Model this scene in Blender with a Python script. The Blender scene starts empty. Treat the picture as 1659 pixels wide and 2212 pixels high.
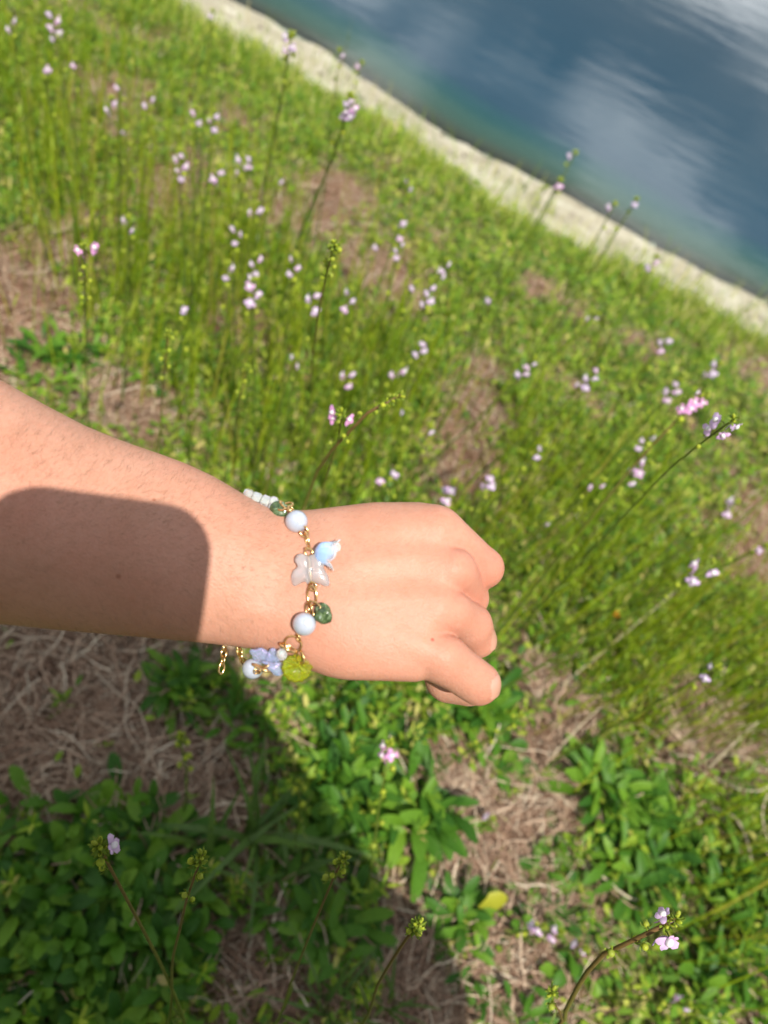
import bpy, math, random
import numpy as np
from mathutils import Vector, Matrix, Quaternion

random.seed(7)
RNG = np.random.default_rng(11)
SC = bpy.context.scene
COL = SC.collection

# ------------------------------------------------------------------ camera
F, CX, CY = 1662.0, 829.5, 1106.0          # phone lens, in pixels of a 1659 x 2212 picture
H = 0.95                                   # lens height over the meadow
_d = np.array([250 - CX, 2350 - CY]); _L = np.hypot(*_d); PITCH = math.pi / 2 - math.atan(_L / F)
_dn = _d / _L
FW = np.array([0, math.cos(PITCH), -math.sin(PITCH)])
_u0 = np.array([0, math.sin(PITCH), math.cos(PITCH)]); _r0 = np.array([1.0, 0, 0])
XC = _dn[1] * _r0 - _dn[0] * _u0
YC = _dn[0] * _r0 + _dn[1] * _u0
CAM = np.array([0, 0, H])

cam_d = bpy.data.cameras.new('camera'); cam = bpy.data.objects.new('camera', cam_d); COL.objects.link(cam)
cam_d.sensor_fit = 'VERTICAL'; cam_d.sensor_height = 34.6; cam_d.lens = 26.0 * (F / 1662.0)
m = Matrix.Identity(4)
for i in range(3):
    m[i][0] = XC[i]; m[i][1] = YC[i]; m[i][2] = -FW[i]; m[i][3] = CAM[i]
cam.matrix_world = m
cam_d.clip_start = 0.01; cam_d.clip_end = 3000
cam_d.dof.use_dof = True; cam_d.dof.focus_distance = 0.345; cam_d.dof.aperture_fstop = 7.0
SC.camera = cam

# ------------------------------------------------------------------ sun, sky, exposure
def ray(px, py):
    v = FW * F + XC * (px - CX) - YC * (py - CY)
    return v / np.linalg.norm(v)
SUN = -ray(335, 1205)
ELEV = math.asin(SUN[2]); AZ = math.atan2(SUN[0], SUN[1])
sd = bpy.data.lights.new('sun', 'SUN'); sun = bpy.data.objects.new('sun', sd); COL.objects.link(sun)
sd.energy = 5.0; sd.angle = math.radians(0.55); sd.color = (1.0, 0.95, 0.87)
sun.rotation_mode = 'QUATERNION'; sun.rotation_quaternion = Vector(SUN).to_track_quat('Z', 'Y'); sun.location = (1, -2, 6)

W = bpy.data.worlds.new('World'); SC.world = W; W.use_nodes = True
nt = W.node_tree; nt.nodes.clear()
def N(nt, t, **kw):
    n = nt.nodes.new(t)
    for k, v in kw.items():
        if k.startswith('i_'):
            n.inputs[k[2:].replace('_', ' ')].default_value = v
        else:
            setattr(n, k, v)
    return n
def ramp(nt, stops, src=None, interp='LINEAR'):
    r = nt.nodes.new('ShaderNodeValToRGB'); r.color_ramp.interpolation = interp
    e = r.color_ramp.elements
    while len(e) > 1: e.remove(e[-1])
    e[0].position = stops[0][0]; e[0].color = tuple(stops[0][1]) + (1,) if len(stops[0][1]) == 3 else stops[0][1]
    for p, c in stops[1:]:
        x = e.new(p); x.color = tuple(c) + (1,)
    if src is not None: nt.links.new(src, r.inputs[0])
    return r
def math_n(nt, op, a, b=None, clamp=False):
    n = nt.nodes.new('ShaderNodeMath'); n.operation = op; n.use_clamp = clamp
    for k, v in ((0, a), (1, b)):
        if v is None: continue
        if isinstance(v, (int, float)): n.inputs[k].default_value = v
        else: nt.links.new(v, n.inputs[k])
    return n.outputs[0]
def mixc(nt, f, a, b, mode='MIX'):
    n = nt.nodes.new('ShaderNodeMix'); n.data_type = 'RGBA'; n.blend_type = mode
    for k, v in ((0, f), (6, a), (7, b)):
        if isinstance(v, (int, float)): n.inputs[k].default_value = v
        elif isinstance(v, (tuple, list)): n.inputs[k].default_value = tuple(v) + (1,) if len(v) == 3 else v
        else: nt.links.new(v, n.inputs[k])
    return n.outputs[2]
sky = N(nt, 'ShaderNodeTexSky', sky_type='NISHITA', sun_disc=False, sun_elevation=ELEV, sun_rotation=AZ)
tc = N(nt, 'ShaderNodeTexCoord'); sp = N(nt, 'ShaderNodeSeparateXYZ'); nt.links.new(tc.outputs['Generated'], sp.inputs[0])
zz = math_n(nt, 'ADD', math_n(nt, 'MAXIMUM', sp.outputs[2], 0.0), 0.18)
cb = N(nt, 'ShaderNodeCombineXYZ')
nt.links.new(math_n(nt, 'DIVIDE', sp.outputs[0], zz), cb.inputs[0]); nt.links.new(math_n(nt, 'DIVIDE', sp.outputs[1], zz), cb.inputs[1])
cb.inputs[2].default_value = 3.7
n1 = N(nt, 'ShaderNodeTexNoise', i_Scale=1.15, i_Detail=7.0, i_Roughness=0.55, i_Distortion=0.25); nt.links.new(cb.outputs[0], n1.inputs['Vector'])
cov = ramp(nt, [(0.36, (0, 0, 0)), (0.52, (1, 1, 1))], n1.outputs['Fac'])
n2 = N(nt, 'ShaderNodeTexNoise', i_Scale=1.9, i_Detail=5.0, i_Roughness=0.5); nt.links.new(cb.outputs[0], n2.inputs['Vector'])
ccol = ramp(nt, [(0.36, (0.30, 0.335, 0.38)), (0.50, (0.50, 0.54, 0.58)), (0.60, (1.6, 1.63, 1.66))], n2.outputs['Fac'])
b1 = N(nt, 'ShaderNodeBackground', i_Strength=0.055); nt.links.new(sky.outputs[0], b1.inputs[0])
b2 = N(nt, 'ShaderNodeBackground', i_Strength=1.0); nt.links.new(ccol.outputs[0], b2.inputs[0])
ms = N(nt, 'ShaderNodeMixShader'); nt.links.new(cov.outputs[0], ms.inputs[0]); nt.links.new(b1.outputs[0], ms.inputs[1]); nt.links.new(b2.outputs[0], ms.inputs[2])
wo = N(nt, 'ShaderNodeOutputWorld'); nt.links.new(ms.outputs[0], wo.inputs[0])

SC.view_settings.view_transform = 'Standard'; SC.view_settings.look = 'None'
SC.view_settings.gamma = 1.0; SC.view_settings.use_curve_mapping = False
SC.view_settings.exposure = 0.50
SC.cycles.use_denoising = True
SC.cycles.max_bounces = 10; SC.cycles.transparent_max_bounces = 16; SC.cycles.transmission_bounces = 10
SC.cycles.caustics_reflective = False; SC.cycles.sample_clamp_indirect = 6.0

# ------------------------------------------------------------------ helpers
SHORE_N = np.array([0.182, 0.983]); SHORE_T = np.array([0.983, -0.182])
WATER_Z = -0.16
_vk = np.array([-5, 1.25, 1.6, 1.85, 2.10, 2.37, 2.55, 2.8, 3.4, 6.0, 12.0, 400])
_zk = np.array([0.0, 0.0, -0.02, -0.055, -0.105, -0.16, -0.26, -0.48, -0.95, -2.2, -3.0, -3.0])
def shore_v(x, y): return x * SHORE_N[0] + y * SHORE_N[1]
def shore_u(x, y): return x * SHORE_T[0] + y * SHORE_T[1]
def _edge(pts, z):
    P_ = np.array([CAM + ray(*p) * ((z - H) / ray(*p)[2]) for p in pts])
    u = shore_u(P_[:, 0], P_[:, 1]); v = shore_v(P_[:, 0], P_[:, 1]); o = np.argsort(u); return u[o], v[o]
EDGE_G = _edge([(425, 30), (450, 65), (550, 112), (650, 158), (700, 200), (829, 262), (954, 355), (1054, 415), (1094, 460), (1179, 497), (1259, 537), (1379, 592), (1454, 630), (1579, 700), (1659, 738)], -0.10)
EDGE_W = _edge([(500, 0), (600, 52), (700, 108), (829, 200), (979, 300), (1129, 372), (1279, 452), (1429, 540), (1579, 615), (1659, 655)], WATER_Z)
def shore_w(x, y):
    """distance across the shore, rescaled so that 2.07 is the end of the grass and 2.37 the waterline"""
    v = shore_v(x, y); u = shore_u(x, y)
    g = np.interp(u, *EDGE_G); w = np.interp(u, *EDGE_W)
    return np.where(v < g, 2.07 + (v - g), np.where(v < w, 2.07 + 0.3 * (v - g) / (w - g), 2.37 + (v - w)))
def bumps(x, y):
    return (0.006 * np.sin(x * 9.1 + 1.3 * np.sin(y * 5.3)) + 0.005 * np.sin(y * 11.7 + x * 4.1 + 1.0)
            + 0.003 * np.sin(x * 27 + y * 19) + 0.0025 * np.sin(y * 33 - x * 21 + .6))
def ground_z(x, y):
    v = shore_w(x, y)
    return np.interp(v, _vk, _zk) + bumps(x, y) * np.clip((2.25 - v) * 3, 0.0, 1)
def at(px, py, z=None):
    """point of the place under a picture point: on the ground, or at height z"""
    r = ray(px, py)
    if z is not None: return CAM + r * ((z - H) / r[2])
    zt = 0.0
    for _ in range(8):
        p = CAM + r * ((zt - H) / r[2]); zt = float(ground_z(p[0], p[1]))
    return p
def near_hand(px, py, zr):
    """px-plane of the hand (0.30 m from the lens) with relief zr towards the lens -> world, arrays allowed"""
    s = 0.30 / F
    d = 0.30 - np.asarray(zr) * s
    X = (np.asarray(px) - CX) / F * d; Y = -(np.asarray(py) - CY) / F * d
    return CAM + X[..., None] * XC + Y[..., None] * YC + d[..., None] * FW

def mesh_np(name, V, polys, mats=(), smooth=True, attrs=None, pmat=None):
    """polys: list of (n,k) int arrays"""
    me = bpy.data.meshes.new(name)
    V = np.asarray(V, np.float32)
    me.vertices.add(len(V)); me.vertices.foreach_set('co', V.ravel())
    li = np.concatenate([np.asarray(p, np.int32).ravel() for p in polys])
    tot = np.concatenate([np.full(len(p), np.asarray(p).shape[1], np.int32) for p in polys])
    st = np.concatenate([[0], np.cumsum(tot)[:-1]]).astype(np.int32)
    me.loops.add(len(li)); me.loops.foreach_set('vertex_index', li)
    me.polygons.add(len(tot)); me.polygons.foreach_set('loop_start', st)
    if pmat is not None: me.polygons.foreach_set('material_index', np.asarray(pmat, np.int32))
    me.polygons.foreach_set('use_smooth', np.full(len(tot), smooth, bool))
    for k, a in (attrs or {}).items():
        at_ = me.attributes.new(k, 'FLOAT', 'POINT'); at_.data.foreach_set('value', np.asarray(a, np.float32))
    me.update(calc_edges=True)
    for mt in mats: me.materials.append(mt)
    return me
def obj(name, me, parent=None, kind=None, label=None, cat=None, group=None, mat4=None):
    o = bpy.data.objects.new(name, me); COL.objects.link(o)
    if parent is not None: o.parent = parent
    if mat4 is not None: o.matrix_basis = mat4
    for k, v in (('kind', kind), ('label', label), ('category', cat), ('group', group)):
        if v: o[k] = v
    return o
def thing(name, label, cat, loc=(0, 0, 0), group=None):
    return obj(name, None, None, None, label, cat, group, Matrix.Translation(Vector(loc)))
def lerp_path(P, n):
    P = np.asarray(P, float)
    t = np.concatenate([[0], np.cumsum(np.linalg.norm(np.diff(P, axis=0), axis=1))]); t /= t[-1]
    # Catmull-Rom through the points
    Q = np.vstack([2 * P[0] - P[1], P, 2 * P[-1] - P[-2]])
    out = []
    for u in np.linspace(0, 1, n):
        i = min(np.searchsorted(t, u, 'right') - 1, len(P) - 2); a = (u - t[i]) / max(t[i + 1] - t[i], 1e-9)
        p0, p1, p2, p3 = Q[i], Q[i + 1], Q[i + 2], Q[i + 3]
        out.append(0.5 * (2 * p1 + (p2 - p0) * a + (2 * p0 - 5 * p1 + 4 * p2 - p3) * a * a + (3 * p1 - p0 - 3 * p2 + p3) * a ** 3))
    return np.array(out)
def tube_vf(P, r, sides=6, closed=False, up=(0.13, 0.37, 0.92)):
    P = np.asarray(P, float); n = len(P); r = np.broadcast_to(np.asarray(r, float), (n,))
    T = np.roll(P, -1, 0) - np.roll(P, 1, 0) if closed else np.gradient(P, axis=0)
    T /= np.linalg.norm(T, axis=1)[:, None] + 1e-12
    ref = np.array(up, float); A = np.zeros_like(P)
    a = np.cross(T[0], ref); a /= np.linalg.norm(a) + 1e-12
    for i in range(n):
        a = a - T[i] * (a @ T[i]); a /= np.linalg.norm(a) + 1e-12; A[i] = a
    B = np.cross(T, A)
    if closed:                                # spread the closing twist
        a2 = A[-1] - T[0] * (A[-1] @ T[0]); a2 /= np.linalg.norm(a2)
        ang = math.atan2(np.dot(np.cross(a2, A[0]), T[0]), np.dot(a2, A[0]))
        tw = np.linspace(0, ang, n)[:, None]; A, B = A * np.cos(tw) + B * np.sin(tw), B * np.cos(tw) - A * np.sin(tw)
    th = np.linspace(0, 2 * math.pi, sides, endpoint=False)
    V = P[:, None] + r[:, None, None] * (A[:, None] * np.cos(th)[None, :, None] + B[:, None] * np.sin(th)[None, :, None])
    V = V.reshape(-1, 3)
    m_ = n if closed else n - 1
    i = np.arange(m_)[:, None]; j = np.arange(sides)[None]
    i2 = (i + 1) % n; j2 = (j + 1) % sides
    Q = np.stack([i * sides + j, i * sides + j2, i2 * sides + j2, i2 * sides + j], -1).reshape(-1, 4)
    polys = [Q]
    if not closed:
        polys.append(np.arange(sides)[None, ::-1]); polys.append((np.arange(sides) + (n - 1) * sides)[None])
    return V, polys
def join_vf(parts):
    """parts: list of (V, [polys]) or (V, [polys], material index)"""
    Vs, Ps, pm, k = [], [], [], 0
    for p in parts:
        V, polys = p[0], p[1]; mi = p[2] if len(p) > 2 else 0
        Vs.append(V)
        for q in polys: Ps.append(np.asarray(q) + k); pm += [mi] * len(q)
        k += len(V)
    return np.vstack(Vs), Ps, pm
def ball_vf(c, r, nu=10, nv=7, squash=(1, 1, 1), rot=None):
    V = [(0, 0, 1)]
    for i in range(1, nv):
        a = math.pi * i / nv
        for j in range(nu):
            b = 2 * math.pi * j / nu; V.append((math.sin(a) * math.cos(b), math.sin(a) * math.sin(b), math.cos(a)))
    V.append((0, 0, -1)); V = np.array(V) * np.array(squash) * r
    if rot is not None: V = V @ np.asarray(rot).T
    tri = [(0, 1 + j, 1 + (j + 1) % nu) for j in range(nu)]
    l = len(V) - 1; o = 1 + (nv - 2) * nu
    tri += [(l, o + (j + 1) % nu, o + j) for j in range(nu)]
    q = [(1 + i * nu + j, 1 + (i + 1) * nu + j, 1 + (i + 1) * nu + (j + 1) % nu, 1 + i * nu + (j + 1) % nu) for i in range(nv - 2) for j in range(nu)]
    return V + np.asarray(c), [np.array(tri), np.array(q)]
def frame(z, up=(0, 0, 1)):
    z = np.asarray(z, float); z = z / np.linalg.norm(z)
    x = np.cross(np.asarray(up, float), z)
    if np.linalg.norm(x) < 1e-4: x = np.cross((0, 1, 0), z)
    x /= np.linalg.norm(x); y = np.cross(z, x)
    return np.stack([x, y, z], 1)
def m4(R, t, s=1.0):
    M = Matrix.Identity(4)
    for a in range(3):
        for b in range(3): M[a][b] = float(R[a][b] * s)
        M[a][3] = float(t[a])
    return M

# ------------------------------------------------------------------ materials
def material(name):
    mt = bpy.data.materials.new(name); mt.use_nodes = True; nt = mt.node_tree; nt.nodes.clear()
    out = nt.nodes.new('ShaderNodeOutputMaterial')
    return mt, nt, out
def principled(nt, **kw):
    p = nt.nodes.new('ShaderNodeBsdfPrincipled')
    for k, v in kw.items():
        i = p.inputs[k.replace('_', ' ')]
        if hasattr(v, 'is_output') or isinstance(v, bpy.types.NodeSocket): nt.links.new(v, i)
        else: i.default_value = tuple(v) + (1,) if isinstance(v, (tuple, list)) and len(v) == 3 and i.type == 'RGBA' else v
    return p
def bump(nt, h, strength, dist=0.001):
    b = nt.nodes.new('ShaderNodeBump'); b.inputs['Strength'].default_value = strength; b.inputs['Distance'].default_value = dist
    nt.links.new(h, b.inputs['Height']); return b.outputs[0]
def noise(nt, scale, detail=4, rough=0.55, coord='Object', dist=0.0):
    t = nt.nodes.new('ShaderNodeTexCoord'); n = nt.nodes.new('ShaderNodeTexNoise')
    n.inputs['Scale'].default_value = scale; n.inputs['Detail'].default_value = detail
    n.inputs['Roughness'].default_value = rough; n.inputs['Distortion'].default_value = dist
    nt.links.new(t.outputs[coord], n.inputs['Vector']); return n
def leafy(name, stops, trans=0.35, rough=0.5, source='island', trans_tint=(1.2, 1.3, 0.4), mott=60, spec=0.2, stem_attr=None):
    mt, nt, out = material(name)
    if source == 'island':
        g = nt.nodes.new('ShaderNodeNewGeometry'); r = g.outputs['Random Per Island']
    elif source == 'object':
        g = nt.nodes.new('ShaderNodeObjectInfo'); r = g.outputs['Random']
    else:
        g = nt.nodes.new('ShaderNodeAttribute'); g.attribute_name = source; r = g.outputs['Fac']
    c = ramp(nt, stops, r).outputs[0]
    nz = noise(nt, mott, 3)
    c = mixc(nt, 0.45, c, ramp(nt, [(0.3, (0.55, 0.55, 0.5)), (0.7, (1.35, 1.3, 1.2))], nz.outputs['Fac']).outputs[0], 'MULTIPLY')
    p = principled(nt, Base_Color=c, Roughness=rough, Specular_IOR_Level=spec)
    t = nt.nodes.new('ShaderNodeBsdfTranslucent'); nt.links.new(mixc(nt, 1.0, c, trans_tint, 'MULTIPLY'), t.inputs[0])
    mx = nt.nodes.new('ShaderNodeMixShader'); mx.inputs[0].default_value = trans
    nt.links.new(p.outputs[0], mx.inputs[1]); nt.links.new(t.outputs[0], mx.inputs[2]); nt.links.new(mx.outputs[0], out.inputs[0])
    return mt
M = {}
M['grass'] = leafy('grass', [(0.0, (0.08, 0.15, 0.009)), (0.30, (0.17, 0.265, 0.015)), (0.60, (0.29, 0.37, 0.035)), (0.82, (0.40, 0.41, 0.10)), (1.0, (0.54, 0.46, 0.27))])
M['stalk'] = leafy('stalk', [(0.0, (0.11, 0.18, 0.005)), (0.5, (0.20, 0.28, 0.008)), (0.85, (0.30, 0.34, 0.02)), (1.0, (0.30, 0.22, 0.07))], 0.3)
M['cover'] = leafy('cover', [(0.0, (0.05, 0.125, 0.02)), (0.4, (0.115, 0.225, 0.018)), (0.75, (0.21, 0.31, 0.025)), (0.92, (0.33, 0.39, 0.05)), (1.0, (0.46, 0.39, 0.14))], 0.3)
M['rosette'] = leafy('rosette', [(0.0, (0.03, 0.10, 0.012)), (0.5, (0.066, 0.17, 0.014)), (1.0, (0.14, 0.265, 0.022))], 0.34, 0.5, 'object', mott=35, spec=0.2)
M['yellow_leaf'] = leafy('yellow leaf', [(0.0, (0.36, 0.36, 0.03)), (1.0, (0.36, 0.36, 0.03))], 0.35, 0.45, 'object')
M['blade'] = leafy('blade', [(0.0, (0.06, 0.12, 0.03)), (1.0, (0.10, 0.17, 0.04))], 0.3, 0.4, 'object')
M['stem'] = leafy('flower stem', [(0.0, (0.085, 0.15, 0.02)), (0.6, (0.11, 0.15, 0.02)), (0.85, (0.125, 0.10, 0.028)), (1.0, (0.14, 0.08, 0.032))], 0.1, 0.4, 't', mott=200)
M['stem_green'] = leafy('green flower stem', [(0.0, (0.07, 0.13, 0.015)), (1.0, (0.12, 0.16, 0.025))], 0.15, 0.4, 't', mott=200)
M['bud'] = leafy('bud', [(0.0, (0.32, 0.40, 0.03)), (0.5, (0.40, 0.45, 0.04)), (1.0, (0.30, 0.36, 0.05))], 0.25, 0.4, 'object', mott=400)
M['sepal'] = leafy('sepal', [(0.0, (0.13, 0.20, 0.02)), (1.0, (0.20, 0.27, 0.03))], 0.15, 0.5, 'object', mott=400)
M['petal'] = leafy('petal', [(0.0, (0.66, 0.50, 0.80)), (0.5, (0.70, 0.50, 0.78)), (1.0, (0.72, 0.42, 0.72))], 0.35, 0.5, 'object', (1.0, 0.95, 1.05), 300, 0.2)
M['petal_pink'] = leafy('pink petal', [(0.0, (0.70, 0.34, 0.66)), (1.0, (0.74, 0.36, 0.66))], 0.35, 0.5, 'object', (1.0, 0.95, 1.05), 300, 0.2)
M['palate'] = leafy('palate', [(0.0, (0.85, 0.83, 0.86)), (1.0, (0.85, 0.83, 0.86))], 0.3, 0.5, 'object', (1, 1, 1), 300, 0.2)
M['straw'] = leafy('straw', [(0.0, (0.10, 0.055, 0.035)), (0.3, (0.20, 0.115, 0.075)), (0.65, (0.37, 0.25, 0.175)), (0.88, (0.50, 0.39, 0.29)), (1.0, (0.64, 0.56, 0.44))], 0.12, 0.6, 'island', (1, 1, 1), 80, 0.2)
M['dry'] = leafy('dry stalk', [(0.0, (0.46, 0.38, 0.26)), (1.0, (0.50, 0.44, 0.32))], 0.1, 0.6, 'object', (1, 1, 1), 120, 0.2)
M['orange'] = leafy('orange petal', [(0.0, (0.65, 0.22, 0.02)), (1.0, (0.65, 0.25, 0.02))], 0.3, 0.5, 'object', (1, 1, 1))
def mat_soil():
    mt, nt, out = material('soil')
    a = noise(nt, 14, 6, 0.6); b = noise(nt, 120, 4, 0.7)
    c = ramp(nt, [(0.3, (0.10, 0.052, 0.032)), (0.5, (0.19, 0.10, 0.062)), (0.68, (0.32, 0.20, 0.13))], a.outputs['Fac']).outputs[0]
    c = mixc(nt, 0.6, c, ramp(nt, [(0.3, (0.45, 0.42, 0.4)), (0.7, (1.5, 1.45, 1.4))], b.outputs['Fac']).outputs[0], 'MULTIPLY')
    at_ = nt.nodes.new('ShaderNodeAttribute'); at_.attribute_name = 'moss'
    c = mixc(nt, at_.outputs['Fac'], c, ramp(nt, [(0.3, (0.07, 0.085, 0.02)), (0.6, (0.12, 0.15, 0.035)), (0.75, (0.22, 0.19, 0.08))], b.outputs['Fac']).outputs[0])
    p = principled(nt, Base_Color=c, Roughness=0.9, Specular_IOR_Level=0.15, Normal=bump(nt, b.outputs['Fac'], 0.9, 0.006))
    nt.links.new(p.outputs[0], out.inputs[0]); return mt
M['soil'] = mat_soil()
def mat_sand():
    mt, nt, out = material('sand')
    a = noise(nt, 9, 6, 0.65); b = noise(nt, 160, 3, 0.7)
    c = ramp(nt, [(0.3, (0.25, 0.225, 0.155)), (0.5, (0.36, 0.33, 0.245)), (0.7, (0.47, 0.45, 0.36))], a.outputs['Fac']).outputs[0]
    c = mixc(nt, 0.5, c, ramp(nt, [(0.3, (0.6, 0.6, 0.58)), (0.7, (1.3, 1.3, 1.3))], b.outputs['Fac']).outputs[0], 'MULTIPLY')
    p = principled(nt, Base_Color=c, Roughness=0.9, Specular_IOR_Level=0.15, Normal=bump(nt, b.outputs['Fac'], 0.6, 0.004))
    nt.links.new(p.outputs[0], out.inputs[0]); return mt
M['sand'] = mat_sand()
M['pebble'] = leafy('pebble', [(0.0, (0.10, 0.08, 0.06)), (0.5, (0.26, 0.23, 0.18)), (1.0, (0.5, 0.48, 0.42))], 0.0, 0.8, 'island', (1, 1, 1), 90, 0.2)
def mat_water():
    mt, nt, out = material('pond water')
    at_ = nt.nodes.new('ShaderNodeAttribute'); at_.attribute_name = 'depth'
    dn = at_.outputs['Fac']
    body = ramp(nt, [(0.0, (0.17, 0.20, 0.12)), (0.05, (0.05, 0.13, 0.095)), (0.12, (0.010, 0.068, 0.070)), (0.22, (0.008, 0.040, 0.068)), (1.0, (0.020, 0.042, 0.058))], dn).outputs[0]
    clear = math_n(nt, 'POWER', 2.718, math_n(nt, 'MULTIPLY', dn, -10.0))
    tr = nt.nodes.new('ShaderNodeBsdfTransparent'); tr.inputs[0].default_value = (0.80, 0.93, 0.88, 1)
    df = nt.nodes.new('ShaderNodeBsdfDiffuse'); nt.links.new(body, df.inputs[0])
    m1 = nt.nodes.new('ShaderNodeMixShader'); nt.links.new(clear, m1.inputs[0]); nt.links.new(df.outputs[0], m1.inputs[1]); nt.links.new(tr.outputs[0], m1.inputs[2])
    t = nt.nodes.new('ShaderNodeTexCoord'); mp = nt.nodes.new('ShaderNodeMapping')
    mp.inputs['Rotation'].default_value = (0, 0, math.radians(10)); mp.inputs['Scale'].default_value = (1.0, 2.2, 1)
    nt.links.new(t.outputs['Object'], mp.inputs[0])
    n1 = nt.nodes.new('ShaderNodeTexNoise'); n1.inputs['Scale'].default_value = 2.2; n1.inputs['Detail'].default_value = 4; n1.inputs['Roughness'].default_value = .5
    nt.links.new(mp.outputs[0], n1.inputs['Vector'])
    n3 = nt.nodes.new('ShaderNodeTexNoise'); n3.inputs['Scale'].default_value = 14; n3.inputs['Detail'].default_value = 2; nt.links.new(mp.outputs[0], n3.inputs['Vector'])
    nb = bump(nt, math_n(nt, 'ADD', n1.outputs['Fac'], math_n(nt, 'MULTIPLY', n3.outputs['Fac'], 0.10)), 0.20, 0.012)
    gl = nt.nodes.new('ShaderNodeBsdfGlossy'); gl.inputs['Roughness'].default_value = 0.06; nt.links.new(nb, gl.inputs['Normal'])
    fr = nt.nodes.new('ShaderNodeFresnel'); fr.inputs[0].default_value = 1.333; nt.links.new(nb, fr.inputs['Normal'])
    m2 = nt.nodes.new('ShaderNodeMixShader'); nt.links.new(fr.outputs[0], m2.inputs[0]); nt.links.new(m1.outputs[0], m2.inputs[1]); nt.links.new(gl.outputs[0], m2.inputs[2])
    nt.links.new(m2.outputs[0], out.inputs[0]); return mt
M['water'] = mat_water()

# ------------------------------------------------------------------ ground, shore, water
def grid_sheet(us, vs, fz):
    """sheet over shore coordinates u (along) and v (towards the water)"""
    U, Vv = np.meshgrid(us, vs)
    X = U * SHORE_T[0] + Vv * SHORE_N[0]; Y = U * SHORE_T[1] + Vv * SHORE_N[1]
    Z = fz(X, Y, Vv)
    P = np.stack([X, Y, Z], -1).reshape(-1, 3); n, m_ = len(vs), len(us)
    i = np.arange(n - 1)[:, None]; j = np.arange(m_ - 1)[None]
    Q = np.stack([i * m_ + j, i * m_ + j + 1, (i + 1) * m_ + j + 1, (i + 1) * m_ + j], -1).reshape(-1, 4)
    return P, Q
def hashnoise(x, y, s, seed=0):
    xs, ys = x * s + seed * 17.3, y * s + seed * 9.1
    xi, yi = np.floor(xs), np.floor(ys); fx, fy = xs - xi, ys - yi
    fx = fx * fx * (3 - 2 * fx); fy = fy * fy * (3 - 2 * fy)
    def h(a, b):
        v = np.sin(a * 127.1 + b * 311.7) * 43758.5453; return v - np.floor(v)
    return (h(xi, yi) * (1 - fx) + h(xi + 1, yi) * fx) * (1 - fy) + (h(xi, yi + 1) * (1 - fx) + h(xi + 1, yi + 1) * fx) * fy
# bare, straw covered patches of the meadow (picture point, radius in metres on the ground)
BARE = [(120, 1440, .10), (250, 1480, .10), (80, 1560, .11), (230, 1600, .09), (380, 1660, .055), (470, 1620, .05), (450, 1730, .05), (20, 1640, .09),
        (640, 1960, .035), (560, 2070, .045), (640, 2110, .04), (870, 2040, .05), (900, 2130, .05), (840, 1960, .03), (1010, 1880, .045), (1070, 1790, .05), (985, 1720, .045), (1160, 1640, .05),
        (1150, 1960, .045), (1080, 2120, .05), (1120, 2200, .05), (960, 2210, .06), (1180, 1740, .04), (930, 1650, .03),
        (1040, 800, .045), (1020, 880, .06), (1000, 960, .06), (985, 1030, .06), (1040, 1010, .04), (60, 640, .09), (20, 730, .10), (0, 600, .08), (310, 880, .06), (250, 860, .06), (640, 480, .09), (710, 435, .10),
        (820, 600, .10), (860, 650, .07), (250, 210, .10), (1640, 800, .13), (1230, 1590, .05), (1560, 1600, .05), (350, 420, .07), (1480, 1610, .05), (130, 560, .07), (500, 700, .05), (1180, 1500, .04)]
BAREW = [(at(a, b)[:2], r) for a, b, r in BARE]
def bare(x, y):
    k = np.zeros_like(x)
    for c, r in BAREW:
        d = np.hypot(x - c[0], y - c[1]) / (r * 1.2)
        d = d * (0.75 + 0.5 * hashnoise(x, y, 22, 3))
        k = np.maximum(k, np.clip(1.35 - d, 0, 1))
    n = hashnoise(x, y, 7, 1) * .6 + hashnoise(x, y, 19, 2) * .4
    return np.clip(np.maximum(k, np.clip((n - 0.63) * 5, 0, 0.85)), 0, 1)

us = np.concatenate([[-300, -60, -12, -5, -3], np.arange(-2.2, 1.8, 0.014), [2.5, 4, 9, 40, 300]])
vs = np.concatenate([[-200, -30, -6, -2, -0.8], np.arange(-0.4, 2.5, 0.014)])
def gz(X, Y, v): return ground_z(X, Y) + 0.004 * (hashnoise(X, Y, 45, 5) - .5) * (np.abs(X) < 3) - np.clip((shore_w(X, Y) - 2.06 + .05 * (hashnoise(X, Y, 11, 21) - .5)) * 0.8, 0, .06)
P, Q = grid_sheet(us, vs, gz)
moss = np.clip(1 - bare(P[:, 0], P[:, 1]) * 1.5, 0, 0.85)
ground = obj('ground', mesh_np('ground', P, [Q], [M['soil']], attrs={'moss': moss}), kind='structure')
ground['label'] = 'reddish brown meadow soil under grass and straw'
vs2 = np.concatenate([np.arange(1.7, 3.0, 0.02), [3.3, 3.8, 4.5, 6, 9, 14, 40, 150, 420]])
us2 = np.concatenate([[-300, -60, -12, -5], np.arange(-3.2, 3.4, 0.03), [5, 9, 40, 300]])
def sz(X, Y, v):
    return ground_z(X, Y) - 0.018 * np.clip((2.08 - shore_w(X, Y)) * 20, 0, 1) + 0.008 * (hashnoise(X, Y, 14, 8) - .5) * (v < 3.5) * (np.abs(X) < 6)
P, Q = grid_sheet(us2, vs2, sz)
shore = obj('sand_shore', mesh_np('sand_shore', P, [Q], [M['sand']]), kind='structure')
shore['label'] = 'pale sandy shore strip running down under the pond'
vs3 = np.concatenate([np.arange(1.9, 5, 0.05), np.geomspace(5, 420, 30)]); us3 = np.concatenate([-np.geomspace(300, 3, 16), np.arange(-2.8, 3, .1), np.geomspace(3, 300, 16)])
P, Q = grid_sheet(us3, vs3, lambda X, Y, v: np.full_like(X, WATER_Z))
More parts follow.
